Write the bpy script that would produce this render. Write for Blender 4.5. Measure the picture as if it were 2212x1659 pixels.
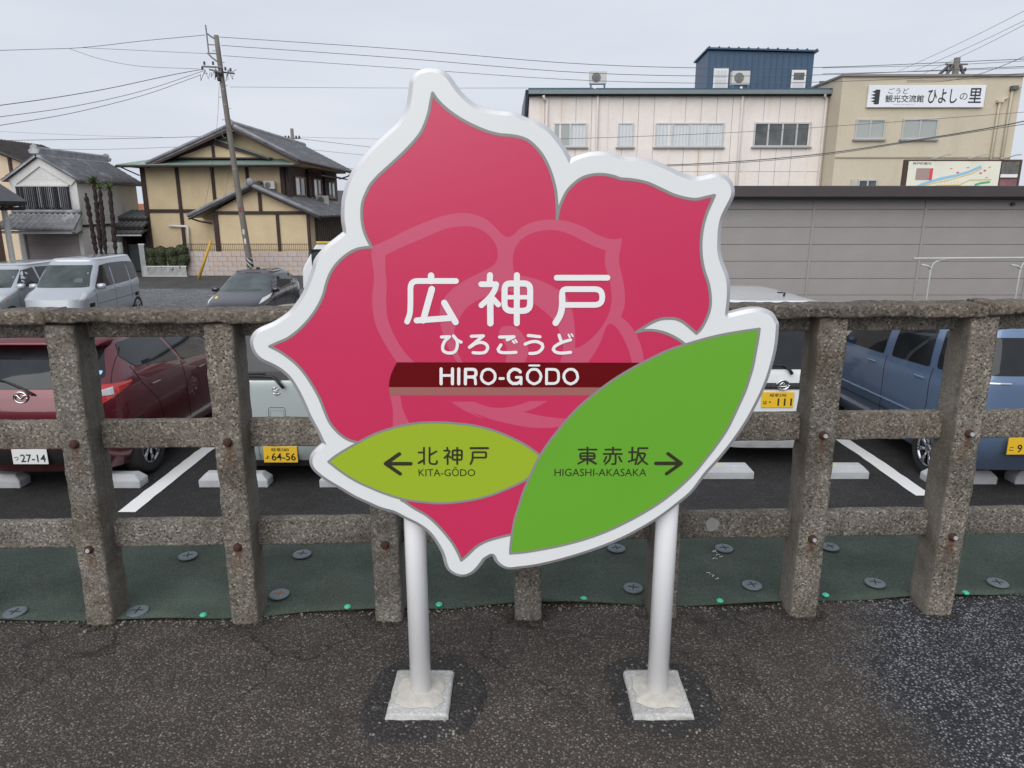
import bpy, bmesh, math, random
from mathutils import Vector, Matrix
R = math.radians
random.seed(11)
scene = bpy.context.scene
for o in list(bpy.data.objects): bpy.data.objects.remove(o)

# ---------------------------------------------------------------- camera
cam_data = bpy.data.cameras.new('camera')
cam = bpy.data.objects.new('camera', cam_data); scene.collection.objects.link(cam)
cam.location = (0, 0, 1.42); cam.rotation_euler = (R(90 - 14), 0, 0)
cam_data.sensor_width = 36; cam_data.lens = 36 * 1534 / 2212
cam_data.clip_start = .05; cam_data.clip_end = 3000
scene.camera = cam

# ---------------------------------------------------------------- overcast daylight
SUN_EL, SUN_AZ = 38, 200          # the brightest part of the cloud cover, behind the camera
world = bpy.data.worlds.new('World'); scene.world = world; world.use_nodes = True
wn, wl = world.node_tree.nodes, world.node_tree.links
for n in list(wn): wn.remove(n)
def wnode(t, **k):
    n = wn.new(t)
    for a, b in k.items(): setattr(n, a, b)
    return n
sky = wnode('ShaderNodeTexSky', sky_type='NISHITA', sun_disc=False, sun_elevation=R(SUN_EL), sun_rotation=R(SUN_AZ), air_density=1, dust_density=6, ozone_density=1)
hs = wnode('ShaderNodeHueSaturation'); hs.inputs['Saturation'].default_value = .35
wl.new(sky.outputs[0], hs.inputs['Color'])
tc = wnode('ShaderNodeTexCoord'); mp = wnode('ShaderNodeMapping'); mp.inputs['Scale'].default_value = (1.2, 1.2, 5.5)
wl.new(tc.outputs['Generated'], mp.inputs[0])
nz = wnode('ShaderNodeTexNoise'); nz.inputs['Scale'].default_value = 1.6; nz.inputs['Detail'].default_value = 7; nz.inputs['Roughness'].default_value = .55
wl.new(mp.outputs[0], nz.inputs['Vector'])
cr = wnode('ShaderNodeValToRGB')
cr.color_ramp.elements[0].position = .3; cr.color_ramp.elements[0].color = (5.0, 5.45, 6.2, 1)
cr.color_ramp.elements[1].position = .72; cr.color_ramp.elements[1].color = (5.9, 6.2, 6.75, 1)
wl.new(nz.outputs['Fac'], cr.inputs[0])
mx = wnode('ShaderNodeMix', data_type='RGBA'); mx.inputs[0].default_value = .9
wl.new(hs.outputs[0], mx.inputs[6]); wl.new(cr.outputs[0], mx.inputs[7])
bg = wnode('ShaderNodeBackground'); bg.inputs['Strength'].default_value = .093
wl.new(mx.outputs[2], bg.inputs[0])
wo = wnode('ShaderNodeOutputWorld'); wl.new(bg.outputs[0], wo.inputs[0])

sun_data = bpy.data.lights.new('sun', 'SUN'); sun_data.energy = 1.5; sun_data.angle = R(70); sun_data.color = (1, .985, .96)
sun = bpy.data.objects.new('sun', sun_data); scene.collection.objects.link(sun)
az = R(SUN_AZ)
to_sun = Vector((math.sin(az) * math.cos(R(SUN_EL)), math.cos(az) * math.cos(R(SUN_EL)), math.sin(R(SUN_EL))))
sun.rotation_euler = (-to_sun).to_track_quat('-Z', 'Y').to_euler()
vs = scene.view_settings; vs.view_transform = 'Standard'; vs.look = 'None'; vs.exposure = .55; vs.gamma = 1; vs.use_curve_mapping = False

# ---------------------------------------------------------------- helpers
COL = scene.collection
def tag(o, label=None, cat=None, group=None, kind=None):
    if label: o['label'] = label
    if cat: o['category'] = cat
    if group: o['group'] = group
    if kind: o['kind'] = kind
    return o
def empty(name, loc=(0, 0, 0), rz=0, label=None, cat=None, group=None):
    o = bpy.data.objects.new(name, None); COL.objects.link(o); o.empty_display_size = .1
    o.location = loc; o.rotation_euler = (0, 0, rz)
    return tag(o, label, cat, group)
def link(name, me, m, parent=None, smooth=False):
    if m is not None:
        if len(me.materials): me.materials.clear()
        for mm in (m if isinstance(m, (list, tuple)) else [m]): me.materials.append(mm)
    if smooth:
        for p in me.polygons: p.use_smooth = True
    o = bpy.data.objects.new(name, me); COL.objects.link(o)
    if parent is not None: o.parent = parent
    return o
class MB:
    """collects simple shapes; build() links them as one mesh object"""
    def __init__(s): s.v = []; s.f = []; s.mi = []; s.cur = 0
    def add(s, vs, fs):
        b = len(s.v); s.v += [tuple(v) for v in vs]; s.f += [[i + b for i in f] for f in fs]; s.mi += [s.cur] * len(fs); return s
    def box(s, a, b, bev=0, M=None):
        x0, y0, z0 = a; x1, y1, z1 = b
        if bev <= 0:
            vs = [(x, y, z) for z in (z0, z1) for y in (y0, y1) for x in (x0, x1)]
            fs = [(0, 2, 3, 1), (4, 5, 7, 6), (0, 1, 5, 4), (2, 6, 7, 3), (0, 4, 6, 2), (1, 3, 7, 5)]
        else:
            bm = bmesh.new(); bmesh.ops.create_cube(bm, size=1)
            for v in bm.verts: v.co = Vector((x0 if v.co.x < 0 else x1, y0 if v.co.y < 0 else y1, z0 if v.co.z < 0 else z1))
            bmesh.ops.bevel(bm, geom=bm.edges[:], offset=bev, segments=1, affect='EDGES', profile=.5)
            bm.verts.index_update(); vs = [v.co.copy() for v in bm.verts]; fs = [[v.index for v in f.verts] for f in bm.faces]; bm.free()
        if M is not None: vs = [M @ Vector(v) for v in vs]
        return s.add(vs, fs)
    def tube(s, pts, r, n=8, caps=True, r1=None):
        pts = [Vector(p) for p in pts]; vs = []; fs = []; k = len(pts)
        up = None
        for i, p in enumerate(pts):
            d = (pts[min(i + 1, k - 1)] - pts[max(i - 1, 0)]).normalized()
            if up is None: up = d.orthogonal().normalized()
            up = (up - d * up.dot(d)); up = up.normalized() if up.length > 1e-6 else d.orthogonal().normalized()
            w = d.cross(up); rr = r if r1 is None else r + (r1 - r) * i / max(1, k - 1)
            for j in range(n):
                a = 2 * math.pi * j / n; vs.append(p + (up * math.cos(a) + w * math.sin(a)) * rr)
        for i in range(k - 1):
            for j in range(n): fs.append((i * n + j, i * n + (j + 1) % n, (i + 1) * n + (j + 1) % n, (i + 1) * n + j))
        if caps: fs.append(tuple(range(n - 1, -1, -1))); fs.append(tuple((k - 1) * n + j for j in range(n)))
        return s.add(vs, fs)
    def lathe(s, prof, n=24, M=None, caps=True):
        vs = []; fs = []; k = len(prof)
        for (r, z) in prof:
            for j in range(n): a = 2 * math.pi * j / n; vs.append(Vector((r * math.cos(a), r * math.sin(a), z)))
        for i in range(k - 1):
            for j in range(n): fs.append((i * n + j, i * n + (j + 1) % n, (i + 1) * n + (j + 1) % n, (i + 1) * n + j))
        if caps: fs.append(tuple(range(n - 1, -1, -1))); fs.append(tuple((k - 1) * n + j for j in range(n)))
        if M is not None: vs = [M @ v for v in vs]
        return s.add(vs, fs)
    def prism(s, poly, axis_pt, d):
        """poly: list of 3D points (planar); extruded by vector d"""
        n = len(poly); d = Vector(d); a = [Vector(p) for p in poly]
        return s.add(a + [p + d for p in a], [tuple(range(n)), tuple(range(2 * n - 1, n - 1, -1))] + [(i, i + n, (i + 1) % n + n, (i + 1) % n) for i in range(n)])
    def build(s, name, m, parent=None, smooth=False, fix=True, bevel=0):
        me = bpy.data.meshes.new(name); me.from_pydata(s.v, [], s.f); me.polygons.foreach_set('material_index', s.mi)
        if fix or bevel:
            bm = bmesh.new(); bm.from_mesh(me)
            if bevel: bmesh.ops.bevel(bm, geom=bm.edges[:], offset=bevel, segments=1, affect='EDGES')
            bmesh.ops.recalc_face_normals(bm, faces=bm.faces[:]); bm.to_mesh(me); bm.free()
        return link(name, me, m, parent, smooth)
def Q(a, b, bev=0): return MB().box(a, b, bev)
def copy_tree(o, parent=None):
    c = o.copy(); COL.objects.link(c); c.parent = parent
    for ch in [x for x in bpy.data.objects if x.parent == o]: copy_tree(ch, c)
    return c

# ---------------------------------------------------------------- materials
def new_mat(name):
    m = bpy.data.materials.new(name); m.use_nodes = True
    nt = m.node_tree; b = nt.nodes['Principled BSDF']; return m, nt, b
def node(nt, t, **k):
    n = nt.nodes.new(t)
    for a, b in k.items(): setattr(n, a, b)
    return n
def obcoord(nt, scale=(1, 1, 1)):
    t = node(nt, 'ShaderNodeTexCoord'); mp = node(nt, 'ShaderNodeMapping'); mp.inputs['Scale'].default_value = scale
    nt.links.new(t.outputs['Object'], mp.inputs[0]); return mp.outputs[0]
def noise(nt, vec, scale, detail=4, rough=.55):
    n = node(nt, 'ShaderNodeTexNoise'); n.inputs['Scale'].default_value = scale; n.inputs['Detail'].default_value = detail; n.inputs['Roughness'].default_value = rough
    nt.links.new(vec, n.inputs['Vector']); return n.outputs['Fac']
def ramp(nt, fac, stops):
    r = node(nt, 'ShaderNodeValToRGB'); e = r.color_ramp.elements
    while len(e) < len(stops): e.new(.5)
    for el, (p, c) in zip(e, stops): el.position = p; el.color = (c if len(c) == 4 else (*c, 1)) if isinstance(c, tuple) else (c, c, c, 1)
    nt.links.new(fac, r.inputs[0]); return r.outputs[0]
def mixc(nt, fac, a, b, mode='MIX'):
    m = node(nt, 'ShaderNodeMix', data_type='RGBA', blend_type=mode)
    for sock, v in ((0, fac), (6, a), (7, b)):
        if isinstance(v, (int, float)): m.inputs[sock].default_value = v
        elif isinstance(v, tuple): m.inputs[sock].default_value = (*v, 1) if len(v) == 3 else v
        else: nt.links.new(v, m.inputs[sock])
    return m.outputs[2]
def math_(nt, op, a, b=0):
    m = node(nt, 'ShaderNodeMath', operation=op)
    for i, v in enumerate((a, b)):
        if isinstance(v, (int, float)): m.inputs[i].default_value = v
        else: nt.links.new(v, m.inputs[i])
    return m.outputs[0]
def bump(nt, b, h, strength=.3, dist=.01):
    n = node(nt, 'ShaderNodeBump'); n.inputs['Strength'].default_value = strength; n.inputs['Distance'].default_value = dist
    nt.links.new(h, n.inputs['Height']); nt.links.new(n.outputs[0], b.inputs['Normal'])
_mc = {}
def pm(name, col, rough=.6, var=.12, scale=3., bmp=0, bscale=60., metal=0, coat=0, spec=.5, streak=None, dirt=None):
    """painted / plain surface with a mottled tone, fine relief and optional dirt streaks"""
    if name in _mc: return _mc[name]
    m, nt, b = new_mat(name); v = obcoord(nt)
    f = noise(nt, v, scale, 5)
    c = mixc(nt, 1.0, tuple(col), ramp(nt, f, [(.25, 1 - var), (.75, min(1, 1 + var * .4))]), 'MULTIPLY')
    if var > .04: c = mixc(nt, 1.0, c, ramp(nt, noise(nt, v, scale * 14, 3), [(.3, 1 - var * .6), (.7, 1.0)]), 'MULTIPLY')
    if streak:
        sv = obcoord(nt, streak[1]); sf = ramp(nt, noise(nt, sv, 1, 5), [(.56, 0.), (.74, streak[2])])
        c = mixc(nt, sf, c, tuple(streak[0]))
    nt.links.new(c, b.inputs['Base Color'])
    b.inputs['Roughness'].default_value = rough; b.inputs['Metallic'].default_value = metal
    b.inputs['Specular IOR Level'].default_value = spec; b.inputs['Coat Weight'].default_value = coat; b.inputs['Coat Roughness'].default_value = .03
    if var > .04:
        nt.links.new(ramp(nt, noise(nt, v, scale * 6, 3), [(.3, max(0, rough - .06)), (.7, min(1, rough + .06))]), b.inputs['Roughness'])
    if bmp: bump(nt, b, noise(nt, v, bscale, 4), bmp, .004)
    _mc[name] = m; return m
def concrete(name, base=(.25, .235, .215), scale=1., rust=False, moss=True, smooth=False, pits=True):
    """weathered precast concrete: exposed aggregate, pits, dark algae patches"""
    m, nt, b = new_mat(name); v0 = obcoord(nt); oi = node(nt, 'ShaderNodeObjectInfo'); sh_ = node(nt, 'ShaderNodeVectorMath', operation='SCALE'); sh_.inputs[0].default_value = (31, 17, 23); nt.links.new(oi.outputs['Random'], sh_.inputs['Scale'])
    ad = node(nt, 'ShaderNodeVectorMath', operation='ADD'); nt.links.new(v0, ad.inputs[0]); nt.links.new(sh_.outputs[0], ad.inputs[1]); v = ad.outputs[0]
    big = noise(nt, v, 2.3, 6, .6); base = mixc(nt, 1., base, ramp(nt, oi.outputs['Random'], [(0., (.86, .86, .88)), (1., (1.08, 1.05, 1.0))]), 'MULTIPLY')
    c = mixc(nt, 1.0, base, ramp(nt, big, [(.3, .62), (.7, 1.12)]), 'MULTIPLY')
    if moss: c = mixc(nt, ramp(nt, noise(nt, v, 6., 6, .7), [(.48, 0.), (.70, .8)]), c, (.075, .062, .046))
    c = mixc(nt, ramp(nt, noise(nt, v, 1.6, 5, .6), [(.52, 0.), (.66, .45)]), c, (.11, .085, .06))
    vo = node(nt, 'ShaderNodeTexVoronoi'); vo.inputs['Scale'].default_value = 170 * scale; nt.links.new(v, vo.inputs['Vector'])
    sep = node(nt, 'ShaderNodeSeparateColor'); nt.links.new(vo.outputs['Color'], sep.inputs[0])
    grain = ramp(nt, sep.outputs[0], [(.0, .5), (.45, .92), (.84, 1.2), (1., 2.1)])
    if not smooth: c = mixc(nt, .9, c, mixc(nt, 1.0, c, grain, 'MULTIPLY'))
    else: c = mixc(nt, .3, c, mixc(nt, 1.0, c, grain, 'MULTIPLY'))
    st_ = node(nt, 'ShaderNodeVectorMath', operation='MULTIPLY'); st_.inputs[1].default_value = (22, 22, 1.6); nt.links.new(v, st_.inputs[0])
    if moss: c = mixc(nt, ramp(nt, noise(nt, st_.outputs[0], 1, 5, .6), [(.54, 0.), (.70, .5)]), c, (.060, .052, .042))
    if pits:
        vp = node(nt, 'ShaderNodeTexVoronoi'); vp.inputs['Scale'].default_value = 105 * scale; nt.links.new(v, vp.inputs['Vector'])
        sp = node(nt, 'ShaderNodeSeparateColor'); nt.links.new(vp.outputs['Color'], sp.inputs[0])
        pit = math_(nt, 'MULTIPLY', ramp(nt, math_(nt, 'ADD', vp.outputs['Distance'], math_(nt, 'MULTIPLY', math_(nt, 'SUBTRACT', noise(nt, v, 60, 4), .5), .7)), [(.14, 1.), (.40, 0.)]), ramp(nt, sp.outputs[1], [(.62, 0.), (.80, 1.)]))
        c = mixc(nt, math_(nt, 'MULTIPLY', pit, .8 if not smooth else .35), c, (.03, .027, .024))
        h = math_(nt, 'SUBTRACT', math_(nt, 'MULTIPLY', sep.outputs[1], .35), math_(nt, 'MULTIPLY', pit, 1.2))
    else: h = sep.outputs[1]
    h = math_(nt, 'ADD', h, math_(nt, 'MULTIPLY', noise(nt, v, 25, 4), .8))
    nt.links.new(c, b.inputs['Base Color']); b.inputs['Roughness'].default_value = .92; b.inputs['Specular IOR Level'].default_value = .25
    bump(nt, b, h, .25 if smooth else .6, .004); return m
def flat(name, col, rough=.35, coat=0., spec=.5, metal=0., fine=.03):
    """printed film or clean paint: very slight tone change and gloss variation"""
    if name in _mc: return _mc[name]
    m, nt, b = new_mat(name); v = obcoord(nt)
    c = mixc(nt, 1.0, tuple(col), ramp(nt, noise(nt, v, 2.2, 3), [(.3, 1 - fine), (.7, 1.)]), 'MULTIPLY')
    nt.links.new(c, b.inputs['Base Color']); b.inputs['Roughness'].default_value = rough; b.inputs['Coat Weight'].default_value = coat
    b.inputs['Specular IOR Level'].default_value = spec; b.inputs['Metallic'].default_value = metal
    _mc[name] = m; return m

# ---------------------------------------------------------------- flat artwork helpers (x, height) in metres on a board facing -Y
def crom(P, n=6):
    """centripetal-free Catmull-Rom through open path P"""
    out = []
    for i in range(len(P) - 1):
        p1, p2 = Vector(P[i]), Vector(P[i + 1])
        p0 = Vector(P[i - 1]) if i else p1 * 2 - p2
        p3 = Vector(P[i + 2]) if i + 2 < len(P) else p2 * 2 - p1
        l = (p2 - p1).length
        m1 = (p2 - p0); m2 = (p3 - p1)
        m1 = m1.normalized() * l if m1.length > 0 else m1; m2 = m2.normalized() * l if m2.length > 0 else m2
        for k in range(n):
            t = k / n; t2 = t * t; t3 = t2 * t
            out.append(p1 * (2*t3 - 3*t2 + 1) + m1 * (t3 - 2*t2 + t) + p2 * (-2*t3 + 3*t2) + m2 * (t3 - t2))
    out.append(Vector(P[-1])); return out
def closed(P, n=4):
    Q_ = [P[-1]] + list(P) + [P[0], P[1]]
    c = crom(Q_, n); return c[n:n * (len(P) + 1)]
def fillet(P, r, n=5):
    P = [Vector(p) for p in P]
    if r <= 0 or len(P) < 3: return P
    out = [P[0]]
    for i in range(1, len(P) - 1):
        a, b, c = P[i - 1], P[i], P[i + 1]
        d1, d2 = (a - b), (c - b); q = min(r, d1.length * .48, d2.length * .48)
        s, e = b + d1.normalized() * q, b + d2.normalized() * q
        for k in range(n + 1):
            t = k / n; out.append(s * (1-t)**2 + b * 2*t*(1-t) + e * t*t)
    out.append(P[-1]); return out
def ribbon(mb, P, w, y, caps=True):
    P = [Vector(p) for p in P]; Q_ = [P[0]]
    for p in P[1:]:
        if (p - Q_[-1]).length > 1e-6: Q_.append(p)
    P = Q_; n = len(P); L = []; Rr = []
    loop = (P[0] - P[-1]).length < 1e-6
    for i in range(n):
        if loop: a, b = P[i - 1] if i else P[-2], P[i + 1] if i < n - 1 else P[1]
        else: a, b = P[max(i - 1, 0)], P[min(i + 1, n - 1)]
        d1 = (P[i] - a); d2 = (b - P[i])
        d1 = d1.normalized() if d1.length > 1e-9 else d2.normalized(); d2 = d2.normalized() if d2.length > 1e-9 else d1
        t = (d1 + d2); t = t.normalized() if t.length > .05 else d1
        nn = Vector((-t.y, t.x)); k = 1 / max(.55, abs(nn.dot(Vector((-d1.y, d1.x)))))
        L.append(P[i] + nn * w / 2 * k); Rr.append(P[i] - nn * w / 2 * k)
    vs = [(p.x, y, p.y) for q in zip(L, Rr) for p in q]
    fs = [(2*i, 2*i + 1, 2*i + 3, 2*i + 2) for i in range(n - 1)]
    mb.add(vs, fs)
    if caps and not loop:
        for c, d in ((P[0], P[0] - P[1]), (P[-1], P[-1] - P[-2])):
            a0 = math.atan2(d.y, d.x); k = 8
            mb.add([(c.x + math.cos(a0 + math.pi * (j / k - .5)) * w / 2, y, c.y + math.sin(a0 + math.pi * (j / k - .5)) * w / 2) for j in range(k + 1)], [tuple(range(k + 1))])
def plate(mb, P, y):
    mb.add([(p[0], y, p[1]) for p in P], [tuple(range(len(P)))])
def area(P): return sum(P[i][0] * P[(i + 1) % len(P)][1] - P[(i + 1) % len(P)][0] * P[i][1] for i in range(len(P))) / 2
def offset(P, d):
    """outward offset of a closed path"""
    n = len(P); sg = 1 if area(P) > 0 else -1; out = []
    for i in range(n):
        t = (Vector(P[(i + 1) % n]) - Vector(P[i - 1])).normalized(); out.append(Vector(P[i]) + Vector((t.y, -t.x)) * d * sg)
    return out
def tri_fill(name, P, y, m, parent):
    bm = bmesh.new(); vs = [bm.verts.new((p[0], y, p[1])) for p in P]
    es = [bm.edges.new((vs[i], vs[(i + 1) % len(vs)])) for i in range(len(vs))]
    bmesh.ops.triangle_fill(bm, edges=es, use_beauty=True)
    for f in bm.faces:
        f.normal_update()
        if f.normal.y > 0: f.normal_flip()
    me = bpy.data.meshes.new(name); bm.to_mesh(me); bm.free(); return link(name, me, m, parent)
def text(name, s, x0, z0, x1, z1, y, m, parent, thick=0., M=None, align_h=True, ext=0):
    """lettering fitted to the box x0..x1, z0..z1 on a board facing -Y (or placed by matrix M)"""
    cu = bpy.data.curves.new(name, 'FONT'); cu.body = s; cu.size = 1; cu.offset = thick; cu.resolution_u = 3; cu.extrude = ext
    o = bpy.data.objects.new('tmp', cu); COL.objects.link(o); bpy.context.view_layer.update()
    me = bpy.data.meshes.new_from_object(o.evaluated_get(bpy.context.evaluated_depsgraph_get())); bpy.data.objects.remove(o); bpy.data.curves.remove(cu)
    xs = [v.co.x for v in me.vertices] or [0]; zs = [v.co.y for v in me.vertices] or [0]
    ax, bx, az_, bz = min(xs), max(xs), min(zs), max(zs)
    sx = (x1 - x0) / max(1e-6, bx - ax); sz = (z1 - z0) / max(1e-6, bz - az_)
    for v in me.vertices:
        p = Vector((x0 + (v.co.x - ax) * sx, y - v.co.z * .01, z0 + (v.co.y - az_) * sz)); v.co = M @ p if M is not None else p
    return link(name, me, m, parent)
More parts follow.
